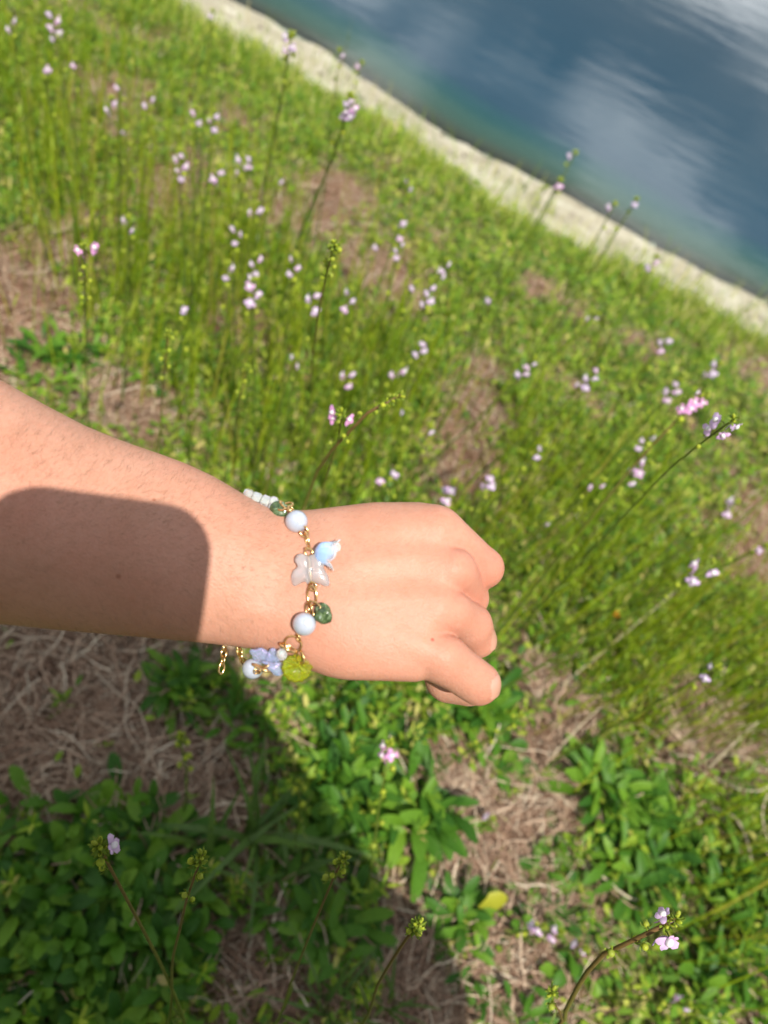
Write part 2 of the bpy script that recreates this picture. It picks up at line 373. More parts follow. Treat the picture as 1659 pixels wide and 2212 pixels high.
dep = np.clip((WATER_Z - ground_z(P[:, 0], P[:, 1])) / 1.2, 0, 1)
water = obj('water', mesh_np('water', P, [Q], [M['water']], attrs={'depth': dep}), kind='structure')
water['label'] = 'calm pond water, teal at the edge and slate blue with cloud reflections'

# ------------------------------------------------------------------ loose vegetation that nobody could count
def keep_in_view(x, y, grow=260):
    z = np.zeros_like(x) - H
    w = np.stack([x, y, z], -1)
    d = w @ FW; px = CX + F * (w @ XC) / d; py = CY - F * (w @ YC) / d
    return (d > .1) & (px > -grow) & (px < 1659 + grow) & (py > -grow) & (py < 2212 + grow)
def scatter(n, dens=None, vmax=2.05, ylo=-0.35, xr=(-1.9, 1.5)):
    out = np.zeros((0, 2))
    while len(out) < n:
        k = n * 3
        x = RNG.uniform(xr[0], xr[1], k); y = RNG.uniform(ylo, 2.5, k)
        w = (shore_w(x, y) + 0.10 * (hashnoise(x, y, 9, 4) - .5) < vmax) & keep_in_view(x, y)
        if dens is not None: w &= RNG.random(k) < dens(x, y)
        out = np.vstack([out, np.stack([x[w], y[w]], -1)])
    return out[:n]
def ribbons(xy, z0, az, pitch, length, width, bend, segs=3, taper='tip', roll=None, sway=0.0):
    """curved ribbons; pitch from vertical, bend adds to pitch along the way"""
    n = len(xy); t = np.linspace(0, 1, segs + 1)
    P = np.zeros((n, segs + 1, 3)); P[:, 0, :2] = xy; P[:, 0, 2] = z0
    a = az.copy()
    for k in range(segs):
        ph = pitch + bend * (k + .5) / segs; a = a + sway * (RNG.random(n) - .5)
        L = length / segs
        P[:, k + 1, 0] = P[:, k, 0] + L * np.sin(ph) * np.cos(a); P[:, k + 1, 1] = P[:, k, 1] + L * np.sin(ph) * np.sin(a); P[:, k + 1, 2] = P[:, k, 2] + L * np.cos(ph)
    rl = az + math.pi / 2 if roll is None else roll
    S = np.stack([np.cos(rl), np.sin(rl), np.zeros(n)], -1)
    if taper == 'tip': w = 1 - t ** 2 * 0.95
    elif taper == 'leaf': w = np.sin(np.pi * np.clip(t * .92 + .06, 0, 1)) ** .7
    else: w = np.ones_like(t)
    off = S[:, None] * (width[:, None] * w[None] * .5)[..., None]
    V = np.stack([P - off, P + off], 2).reshape(-1, 3)
    b = (np.arange(n) * (segs + 1) * 2)[:, None, None]; k = (np.arange(segs) * 2)[None, :, None]
    Q = (b + k + np.array([0, 1, 3, 2])[None, None]).reshape(-1, 4)
    return V, Q
def dens_green(x, y): return np.clip(1.0 - 1.25 * bare(x, y), 0.015, 1) * (0.35 + 0.65 * hashnoise(x, y, 6, 9))
# dense stands of fine upright stems
STANDS = [(at(a, b)[:2], r, w) for a, b, r, w in [(560, 760, .22, 1), (690, 900, .16, 1.2), (830, 880, .08, .7), (430, 620, .22, .7), (480, 900, .10, .8), (1200, 1200, .16, 1), (1050, 1180, .10, .6), (1330, 1330, .17, 1.1), (1450, 1450, .13, 1), (1280, 1480, .10, .8),
          (1600, 1500, .13, .8), (1560, 1900, .09, .9), (1640, 2050, .09, 1), (200, 500, .25, .5), (640, 1040, .1, 1), (60, 250, .3, .5), (1150, 1000, .12, .5)]]
def dens_stand(x, y):
    k = np.zeros_like(x)
    for c, r, w in STANDS: k += w * np.exp(-((x - c[0]) ** 2 + (y - c[1]) ** 2) / (r * r))
    return np.clip(k, 0, 1.2) / 1.2
def stuff(name, V, polys, mat, label):
    o = obj(name, mesh_np(name, V, polys, [mat]), kind='stuff'); o['label'] = label; return o
U = RNG.uniform
# straw: long dead strands lying on the soil
n = 26000; xy = scatter(n, lambda x, y: np.clip(bare(x, y) * 1.0 + 0.10, 0, 1)); z0 = ground_z(xy[:, 0], xy[:, 1]) + U(0.001, .010, n)
V1, Q1 = ribbons(xy, z0, U(0, 6.28, n), U(1.25, 1.62, n), U(.02, .085, n), U(.0007, .0018, n), U(-.1, .5, n), 5, 'flat', roll=U(0, 6.28, n), sway=0.9)
n4 = 30000; xy = scatter(n4, lambda x, y: np.clip(bare(x, y), 0, 1), ylo=-.1, xr=(-.6, .9)); w4 = xy[:, 1] < .75; xy = xy[w4]; n4 = len(xy)
V4, Q4 = ribbons(xy, ground_z(xy[:, 0], xy[:, 1]) + U(0.004, .016, n4), U(0, 6.28, n4), U(1.2, 1.6, n4), U(.025, .10, n4), U(.0006, .0019, n4), U(-.1, .5, n4), 6, 'flat', roll=U(0, 6.28, n4), sway=1.0)
V1, P4, _ = join_vf([(V1, [Q1]), (V4, [Q4])]); Q1 = np.vstack(P4)
V1[:, 2] = np.maximum(V1[:, 2], ground_z(V1[:, 0], V1[:, 1]) + .0015)
stuff('dead_grass', V1, [Q1], M['straw'], 'matted brown straw on the bare soil')
# soil crumbs
n = 5000; xy = scatter(n, lambda x, y: np.clip(bare(x, y), 0.0, 1)); r = U(.0012, .005, n) * U(.5, 1, n); z0 = ground_z(xy[:, 0], xy[:, 1]) + r * .4
oct_ = np.array([(1, 0, 0), (-1, 0, 0), (0, 1, 0), (0, -1, 0), (0, 0, 1), (0, 0, -1)]); of = np.array([(0, 2, 4), (2, 1, 4), (1, 3, 4), (3, 0, 4), (2, 0, 5), (1, 2, 5), (3, 1, 5), (0, 3, 5)])
V1 = (np.concatenate([xy, z0[:, None]], 1)[:, None] + oct_[None] * r[:, None, None] * U(.6, 1.4, (n, 6, 1))).reshape(-1, 3)
stuff('soil_crumbs', V1, [(np.arange(n)[:, None, None] * 6 + of[None]).reshape(-1, 3)], M['soil'], 'small crumbs of reddish soil')
# pebbles and crumbs washed up on the sand
n = 2600; pu = U(-2.6, 1.6, n); pv = U(1.7, 2.6, n); X_ = pu * SHORE_T[0] + pv * SHORE_N[0]; Y_ = pu * SHORE_T[1] + pv * SHORE_N[1]; k = (shore_w(X_, Y_) > 2.04) & (shore_w(X_, Y_) < 2.42); X_, Y_ = X_[k], Y_[k]; n = len(X_); r = U(.002, .009, n) * U(.4, 1, n)
V1 = (np.stack([X_, Y_, ground_z(X_, Y_) + r * .3], -1)[:, None] + oct_[None] * r[:, None, None] * U(.6, 1.4, (n, 6, 1))).reshape(-1, 3)
stuff('shore_pebbles', V1, [(np.arange(n)[:, None, None] * 6 + of[None]).reshape(-1, 3)], M['pebble'], 'small grey and brown pebbles on the sandy shore')
# short grass
n = 52000; xy = scatter(n, dens_green); z0 = ground_z(xy[:, 0], xy[:, 1]) - .002
V1, Q1 = ribbons(xy, z0, U(0, 6.28, n), U(.1, 1.1, n), U(.012, .042, n) * (.6 + .8 * hashnoise(xy[:, 0], xy[:, 1], 5, 12)), U(.0012, .0032, n), U(0, 1.3, n), 3)
nA = len(V1)
# taller, yellower fringe at the top of the sand
n2 = 8000; xy = scatter(n2, lambda x, y: np.clip((shore_w(x, y) - 1.72) * 3, 0, 1) * (hashnoise(x, y, 5, 15) > .35), vmax=2.03); z0 = ground_z(xy[:, 0], xy[:, 1]) - .002
V2, Q2 = ribbons(xy, z0, U(0, 6.28, n2), U(.0, .8, n2), U(.03, .085, n2), U(.0018, .004, n2), U(0, .9, n2), 3)
n5 = 500; xy = scatter(n5, lambda x, y: np.clip((shore_w(x, y) - 1.98) * 20, 0, 1) * (hashnoise(x, y, 8, 31) > .45), vmax=2.24); z0 = ground_z(xy[:, 0], xy[:, 1]) - .002
V5, Q5 = ribbons(xy, z0, U(0, 6.28, n5), U(.0, .7, n5), U(.03, .11, n5), U(.0016, .0034, n5), U(0, .9, n5), 3)
V3, P3, _ = join_vf([(V1, [Q1]), (V2, [Q2]), (V5, [Q5])])
stuff('grass', V3, P3, M['grass'], 'short green meadow grass running up to the sandy shore')
# the same meadow going on to the sides, thinner
def scatter_wide(n):
    x = RNG.uniform(-3.6, 3.6, n * 3); y = RNG.uniform(-1.6, 2.9, n * 3); w = (shore_w(x, y) < 2.0) & ~keep_in_view(x, y, 200) & (RNG.random(n * 3) < dens_green(x, y) + .1)
    return np.stack([x[w], y[w]], -1)[:n]
xy = scatter_wide(60000); n = len(xy)
V1, Q1 = ribbons(xy, ground_z(xy[:, 0], xy[:, 1]) - .002, U(0, 6.28, n), U(.1, 1.1, n), U(.02, .07, n), U(.003, .007, n), U(0, 1.2, n), 2)
stuff('side_grass', V1, [Q1], M['grass'], 'meadow grass continuing beside the person')
xy = scatter_wide(30000); n = len(xy)
V1, Q1 = ribbons(xy, ground_z(xy[:, 0], xy[:, 1]) + U(0, .02, n), U(0, 6.28, n), U(.7, 1.5, n), U(.012, .028, n), U(.006, .014, n), U(0, .5, n), 2, 'leaf')
stuff('side_ground_cover', V1, [Q1], M['cover'], 'low leaves continuing beside the person')
# fine upright stems in stands
n = 1900; xy = scatter(n, dens_stand, 1.9); z0 = ground_z(xy[:, 0], xy[:, 1])
V1, Q1 = ribbons(xy, z0, U(0, 6.28, n), U(.0, .16, n), U(.08, .36, n), U(.0014, .0030, n), U(-.05, .30, n), 4, roll=U(0, 6.28, n))
n2 = 6500; k = RNG.integers(0, n, n2); f = U(0, .85, n2) ** 1.2; VV = V1.reshape(n, 5, 2, 3).mean(2); fi = f * 4; i0 = np.minimum(fi.astype(int), 3); fr = (fi - i0)[:, None]
pp = VV[k, i0] * (1 - fr) + VV[k, i0 + 1] * fr
V2, Q2 = ribbons(pp[:, :2], pp[:, 2], U(0, 6.28, n2), U(.3, .9, n2), U(.012, .03, n2), U(.0014, .0026, n2), U(0, .5, n2), 2)
V3, P3, _ = join_vf([(V1, [Q1]), (V2, [Q2])])
stuff('meadow_stems', V3, P3, M['stalk'], 'dense stand of thin green stems without flowers')
# low broad leaved ground cover
n = 42000; xy = scatter(n, dens_green); z0 = ground_z(xy[:, 0], xy[:, 1]) + U(0, .028, n)
V1, Q1 = ribbons(xy, z0, U(0, 6.28, n), U(.7, 1.5, n), U(.007, .02, n), U(.004, .010, n), U(0, .5, n), 3, 'leaf')
# leafy sprigs
ns = 1500; sx = scatter(ns, dens_green, 1.9); sh = U(.02, .085, ns); n2 = ns * 14; k = np.repeat(np.arange(ns), 14); f = np.tile(np.linspace(.1, 1, 14), ns)
zz_ = ground_z(sx[k, 0], sx[k, 1]) + sh[k] * f; lx = sx[k] + (U(-.012, .012, (ns, 2)))[k] * f[:, None]
V2, Q2 = ribbons(lx, zz_, np.tile(np.arange(14) * 2.4, ns) + U(0, 6, ns)[k], U(.5, 1.2, n2) - .4 * f, U(.012, .026, n2), U(.003, .0052, n2), U(0, .6, n2), 3, 'leaf')
V3, P3, _ = join_vf([(V1, [Q1]), (V2, [Q2])])
stuff('ground_cover', V3, P3, M['cover'], 'low carpet of small green leaves and sprigs')

# ------------------------------------------------------------------ rosettes of broad leaves
def leaf_mesh(name, seed, narrow=1.0, teeth=True, mat='rosette'):
    r = random.Random(seed); NL, NA = 8, 3
    V = []; drop = r.uniform(.10, .34); tw = r.uniform(-.25, .25); side = r.uniform(-.10, .10)
    prof = [.025, .035, .055, .085, .12, .145, .150, .125, .055]
    for i in range(NL + 1):
        t = i / NL
        w = prof[i] * 1.12 * narrow * r.uniform(.95, 1.05)
        zc = .20 * t - (drop + .2) * t * t
        for j in range(NA):
            s = (j - 1)
            ww = w * s * (1.0 + (r.uniform(-.10, .12) if teeth else 0))
            V.append((t + (r.uniform(-.012, .012) if s else 0) - abs(s) * .02, ww + side * t * t, zc + abs(s) * w * .4 + tw * ww * t + (r.uniform(-.010, .010) if s else 0)))
    Q = [(i * NA + j, (i + 1) * NA + j, (i + 1) * NA + j + 1, i * NA + j + 1) for i in range(NL) for j in range(NA - 1)]
    return mesh_np(name, np.array(V), [np.array(Q)], [M[mat]])
LEAF = [leaf_mesh('leaf', 40 + i) for i in range(6)]
LEAFN = [leaf_mesh('narrow_leaf', 60 + i, .62, False) for i in range(4)]
LEAFL = [leaf_mesh('leaf', 140 + i, .78) for i in range(5)]
LEAFR = [leaf_mesh('round_leaf', 80 + i, 1.75, False) for i in range(3)]
LEAFY = leaf_mesh('yellow_leaf', 99, 1.6, True, 'yellow_leaf')
def rosette(px, py, nleaf, size, label, group, spread=.03, meshes=None, seed=0, tilt=(.05, .95), yellow=None, name='leafy_rosette'):
    r = random.Random(seed + int(px * 7 + py)); b = at(px, py); root = thing(name, label, 'plant', (b[0], b[1], b[2]), group)
    meshes = meshes or LEAF
    for k in range(nleaf):
        f = (k + .5) / nleaf                      # 0 = outer, flat; 1 = inner, upright
        az = k * 2.399 + r.uniform(-.4, .4)
        el = tilt[0] + (tilt[1] - tilt[0]) * f ** 1.3 + r.uniform(-.12, .15)
        L = size * (1.0 - .35 * f) * r.uniform(.7, 1.12)
        rad = spread * r.random() ** .5
        ca = r.uniform(0, 6.28)
        R = Matrix.Rotation(az, 4, 'Z') @ Matrix.Rotation(-el, 4, 'Y') @ Matrix.Rotation(r.uniform(-.35, .35), 4, 'X')
        me = meshes[r.randrange(len(meshes))]
        Mx = Matrix.Translation((rad * math.cos(ca), rad * math.sin(ca), .006 + .016 * f)) @ R @ Matrix.Scale(L, 4)
        if yellow is not None and k == 1:
            az = yellow; Mx = Matrix.Translation((.012, .012, .038)) @ Matrix.Rotation(az, 4, 'Z') @ Matrix.Rotation(-.7, 4, 'Y') @ Matrix.Scale(size * .55, 4)
            obj('leaf', LEAFY, root, label='yellowed leaf', mat4=Mx); continue
        obj('leaf', me, root, mat4=Mx)
    return root
G1 = 'broad leaved rosettes crowded together in the shade'
for i, (a, b, n, s, l) in enumerate([
    (70, 1850, 81, .053, 'dark rosette at the left edge, topmost of the shaded crowd of broad leaves'),
    (250, 1830, 85, .053, 'shaded broad leaved rosette just under the straw, beside the lone pink tipped stalk'),
    (50, 2030, 81, .053, 'shaded rosette at the left edge, in the middle of the dark leaf crowd'),
    (210, 1990, 89, .053, 'shaded rosette in the centre of the dark leaf crowd'),
    (360, 1940, 72, .053, 'shaded rosette behind the two bare flower stalks, right side of the crowd'),
    (110, 2170, 85, .053, 'shaded rosette in the bottom left corner of the photo'),
    (300, 2130, 81, .053, 'shaded rosette at the foot of the crossing stalks, bottom edge')]):
    rosette(a, b, n, s, l, G1, .06, seed=i, tilt=(.25, 1.15))
rosette(395, 1500, 64, 0.0630, 'narrow leaved tuft in shade directly below the bracelet chain', None, .02, LEAFN + LEAF[:2], 20, (.1, 1.2))
rosette(745, 1700, 73, 0.0743, 'sunlit bright green rosette left of the small pink toadflax', 'sunlit rosettes below the wrist', .035, LEAFN + LEAFL, 21, (.2, 1.2))
rosette(880, 1750, 80, 0.0843, 'largest sunlit rosette, right behind the small pink toadflax stem', 'sunlit rosettes below the wrist', .04, LEAFN + LEAFL, 22, (.1, 1.1))
rosette(690, 1800, 38, 0.0595, 'half shaded rosette on the edge of the shadow, with pale leaves', 'sunlit rosettes below the wrist', .03, LEAFL, 23)
rosette(985, 1985, 44, 0.0615, 'small rosette on bare soil with one yellow leaf', None, .015, LEAFL, 24, (.1, 1.0), yellow=.75)
rosette(1010, 1535, 70, 0.0743, 'sunlit rosette just below the thumb', 'rosettes below the thumb', .035, LEAFN + LEAFL, 25, (.2, 1.1))
rosette(1070, 1650, 25, 0.0496, 'low plant with rounded leaves lying on the soil below the thumb', 'rosettes below the thumb', .02, LEAFR, 26, (.0, .35))
rosette(1310, 1730, 76, 0.0743, 'dense sunlit rosette left of the pale dry stalks', 'rosettes in the sun at right', .04, LEAFL + LEAFN, 27, (.2, 1.2))
rosette(1410, 1800, 57, 0.0694, 'sunlit rosette beside the pale dry stalks at right', 'rosettes in the sun at right', .035, LEAFL, 28)
rosette(1350, 1880, 54, 0.0644, 'sunlit rosette above the large two flowered toadflax', 'rosettes in the sun at right', .035, LEAFN + LEAFL, 29)
rosette(710, 2010, 64, 0.0694, 'shaded rosette beside the yellow budded stalk', None, .035, LEAFL, 30)
rosette(560, 1945, 35, 0.0504, 'shaded leafy tuft under the yellow budded stalk', None, .03, LEAFN, 33, (.2, 1.1))
rosette(1000, 2090, 16, 0.0446, 'few leaved seedling in shade under the yellow leafed rosette', None, .02, LEAFL, 31)
rosette(1180, 1870, 28, 0.0396, 'tiny leafy plant on the bare soil right of the yellow leaf', None, .04, LEAFR, 32, (.1, .6))
rosette(1200, 2030, 35, 0.0347, 'clover like patch beside the pale fallen flowers', None, .06, LEAFR, 34, (.1, .5))
rosette(1090, 2190, 25, 0.0496, 'small low plant at the bottom edge beside the tiny budding shoot', None, .04, LEAFL, 35)
rosette(1590, 1960, 64, 0.0595, 'leafy clump at the right edge under the leaning stems', None, .06, LEAFN, 36, (.2, 1.2))
rosette(1560, 2150, 64, 0.0595, 'leafy clump in the bottom right corner', None, .06, LEAFL + LEAFN, 37, (.2, 1.2))
rosette(130, 800, 54, 0.0588, 'pale green clump just above the forearm at the left edge', None, .06, LEAFL + LEAFN, 38, (.2, 1.0))
rosette(330, 800, 38, 0.0462, 'grey green low clump on the brown soil above the forearm', None, .06, LEAFL, 39, (.1, .7))
rosette(560, 1560, 48, 0.0504, 'feathery green clump on the edge of the shadow below the blue charm', None, .05, LEAFN, 40, (.4, 1.3))
rosette(780, 1550, 57, 0.0595, 'feathery green clump in the sun below the hand', None, .06, LEAFN, 41, (.4, 1.3))

# grass tufts with wide blades
def blade_mesh(seed, L, w, bend):
    r = random.Random(seed); n = 6; V = []
    x = z = 0; a = .05
    for i in range(n + 1):
        t = i / n; ww = w * (1 - t ** 2.2) * .5 + .0002
        V += [(x, -ww, z + ww * .3), (x, 0, z), (x, ww, z + ww * .3)]
        a += bend / n; x += L / n * math.sin(a); z += L / n * math.cos(a)
    Q = [(i * 3 + j, i * 3 + j + 1, i * 3 + j + 4, i * 3 + j + 3) for i in range(n) for j in range(2)]
    return mesh_np('blade', np.array(V), [np.array(Q)], [M['blade']])
def tuft(px, py, n, L, w, label, seed):
    r = random.Random(seed); b = at(px, py); root = thing('grass_tuft', label, 'grass tuft', b)
    for k in range(n):
        me = blade_mesh(seed * 31 + k, L * r.uniform(.55, 1.1), w * r.uniform(.6, 1.2), r.uniform(.3, 1.5))
        obj('blade', me, root, mat4=Matrix.Translation((r.uniform(-.012, .012), r.uniform(-.012, .012), 0)) @ Matrix.Rotation(k * 2.4 + r.uniform(-.4, .4), 4, 'Z') @ Matrix.Rotation(r.uniform(0, .35), 4, 'Y'))
tuft(535, 1815, 13, .17, .0085, 'shaded grass tuft with wide blades on the straw, tallest blade upright', 3)
tuft(450, 1860, 8, .15, .008, 'shaded grass tuft with one long blade arching left over the dark leaves', 4)
tuft(610, 1880, 9, .12, .006, 'shaded grass tuft behind the yellow budded stalk', 5)
tuft(700, 2190, 14, .12, .0045, 'fine bladed shaded grass tuft at the bottom edge', 6)
tuft(830, 2185, 10, .11, .004, 'thin grass tuft at the bottom edge beside the budding leafy shoot', 7)
tuft(1180, 1980, 12, .09, .003, 'small sunlit grass tuft beside the pale fallen flowers', 8)

# dry stalks
def stalk(pts, r, label, fine=False):
    P = [at(*p[:2]) + np.array([0, 0, p[2]]) if len(p) == 3 else at(*p) for p in pts]
    P = lerp_path(P, 14); V, pl = tube_vf(P - P[0], np.linspace(r, r * .5, 14), 6)
    root = obj('dry_stalk', mesh_np('dry_stalk', V, pl, [M['dry']]), label=label, cat='dry stalk', mat4=Matrix.Translation(Vector(P[0])))
    root['group'] = 'dry stalks lying in the meadow'
stalk([(1518, 1672, .0), (1530, 1640, .05), (1545, 1612, .10)], .0022, 'pale dry stalk standing upright among the green stems at right')
stalk([(1190, 1500, .01), (1290, 1420, .05), (1400, 1330, .08)], .0014, 'long pale stalk leaning across the blurred stems right of the thumb')
stalk([(1165, 1660, .01), (1225, 1590, .04), (1300, 1520, .06)], .0013, 'pale stalk leaning right of the rosette below the thumb')
stalk([(1255, 1865, .012), (1290, 1905, .02), (1340, 1945, .02), (1390, 1950, .012)], .0022, 'pale curved stalk lying above the large two flowered toadflax')
stalk([(1150, 1855, .01), (1185, 1890, .015), (1240, 1915, .01)], .0016, 'thin curved straw on the soil left of the pale curved stalk')
stalk([(1520, 1745, .01), (1560, 1780, .03), (1590, 1850, .03), (1610, 1900, .01)], .0018, 'bent dry stalk beside the rightmost rosettes, upper of two')
stalk([(1659, 1650, .06), (1600, 1760, .05), (1640, 1830, .02)], .0018, 'bent dry stalk running out of the right edge')
stalk([(1480, 1660, .01), (1570, 1640, .02), (1659, 1690, .03)], .0015, 'thin dry stalk lying under the standing pale one')
stalk([(1200, 1790, .005), (1130, 1850, .01), (1050, 1830, .006)], .0014, 'thin dead strand across the bare soil right of the big sunlit rosette')

# ------------------------------------------------------------------ toadflax
def petal_vf(c, d, n, L, w, cup=.18, seg=4):
    """rounded lobe starting at c along d, surface normal n"""
    d = np.asarray(d, float) / np.linalg.norm(d); n = np.asarray(n, float); n = n - d * (n @ d); n /= np.linalg.norm(n); s = np.cross(n, d)
    V = []
    for i in range(seg + 1):
        t = i / seg; ww = w * (.45 + .55 * math.sin(math.pi * min(t * .72 + .08, 1))) * (1 if t < .99 else .55)
        for j in (-1, 0, 1): V.append(c + d * L * (t if j == 0 else t * .93) + s * ww * j * .5 + n * L * (cup * math.sin(t * 2.4) - .10 * abs(j)))
    Q = [(i * 3 + j, i * 3 + j + 1, i * 3 + j + 4, i * 3 + j + 3) for i in range(seg) for j in range(2)]
    return np.array(V), [np.array(Q)]
Zf = np.array([0, 0, 1.0])
def flower_parts(seed):
    """face +Z, up +Y; about 10 mm"""
    r = random.Random(seed); j = lambda a: r.uniform(-a, a)
    pet = []
    for ang in (-math.pi / 2 + j(.15), -math.pi / 2 - 1.12 + j(.2), -math.pi / 2 + 1.12 + j(.2)):
        d = np.array([math.cos(ang), math.sin(ang), -.15 + j(.2)]); pet.append(petal_vf(d * .0012, d, Zf, .0052, .0044))
    for ang in (math.pi / 2 - .42 + j(.15), math.pi / 2 + .42 + j(.15)):
        d = np.array([math.cos(ang), math.sin(ang), .45 + j(.2)]); pet.append(petal_vf(d * .0012, d, Zf, .0036, .0026))
    pal = ball_vf((0, -.0006, .0006), .0021, 8, 6, (.85, 1.15, .8))
    sp = lerp_path([(0, 0, -.0005), (0, -.002, -.004), (0, -.006, -.0065), (0, -.0095, -.007)], 6)
    spur = tube_vf(sp, [.0013, .0010, .0007, .0005, .0004, .0003], 5)
    ped = tube_vf(lerp_path([(0, .001, -.001), (0, .0015, -.004), (0, 0, -.0075)], 4), .0004, 5)
    return pet, pal, spur, ped
FLW = []
for i in range(5):
    pet, pal, spur, ped = flower_parts(i)
    V, Pq, pm = join_vf([(p[0], p[1], 0) for p in pet] + [(pal[0], pal[1], 1), (spur[0], spur[1], 0), (ped[0], ped[1], 2)])
    FLW.append(mesh_np('flower', V, Pq, [M['petal'], M['palate'], M['sepal']], pmat=pm))
FLK = []
for i in range(3):
    pet, pal, spur, ped = flower_parts(i + 40)
    V, Pq, pm = join_vf([(p[0], p[1], 0) for p in pet] + [(pal[0], pal[1], 1), (spur[0], spur[1], 0), (ped[0], ped[1], 2)])
    FLK.append(mesh_np('flower', V, Pq, [M['petal_pink'], M['palate'], M['sepal']], pmat=pm))
FLP = []
for i in range(3):
    pet, pal, spur, ped = flower_parts(20 + i)
    FLP.append(([mesh_np('petal', p[0], p[1], [M['petal']]) for p in pet], mesh_np('palate', pal[0], pal[1], [M['palate']]), mesh_np('spur', spur[0], spur[1], [M['petal']]), mesh_np('pedicel', ped[0], ped[1], [M['sepal']])))
def bud_me(kind, seed):
    """pedicel at the origin, growing along +Z"""
    r = random.Random(seed); parts = []
    ped = .0028 if kind == 'capsule' else .0012
    parts.append((*tube_vf(np.array([(0, 0, 0), (0, 0, ped * .5), (0, 0, ped)]), .0004, 5), 1))
    if kind == 'capsule': parts.append((*ball_vf((0, 0, ped + .0014), .0018, 9, 6, (1, 1, .95)), 0))
    else: parts.append((*ball_vf((0, 0, ped + .0016), .0011, 7, 5, (1, 1, 1.9)), 0))
    for k in range(5):
        a = k * 1.2566 + r.uniform(-.1, .1); d = np.array([math.cos(a), math.sin(a), 1.15]); nrm = np.array([-math.cos(a), -math.sin(a), .8])
        L = .0034 if kind == 'capsule' else .0036
        parts.append((*petal_vf(np.array([math.cos(a) * .0006, math.sin(a) * .0006, ped - .0002]), d, nrm, L, .0013, -.25, 3), 1))
    V, Pq, pm = join_vf(parts); return mesh_np(kind, V, Pq, [M['bud'], M['sepal']], pmat=pm)
CAP = [bud_me('capsule', i) for i in range(3)]; BUD = [bud_me('bud', 9 + i) for i in range(3)]
def stem_leaf_me(seed):
    r = random.Random(seed); V, Q = ribbons(np.zeros((1, 2)), np.zeros(1), np.zeros(1), np.array([r.uniform(.3, .7)]), np.array([.020]), np.array([.0022]), np.array([r.uniform(.1, .6)]), 4, 'leaf')
    return mesh_np('leaf', V, [Q], [M['stem_green']], attrs={'t': np.linspace(0, 1, len(V))})
SLF = [stem_leaf_me(i) for i in range(4)]
TOCAM = lambda p: (CAM - p) / np.linalg.norm(CAM - p)
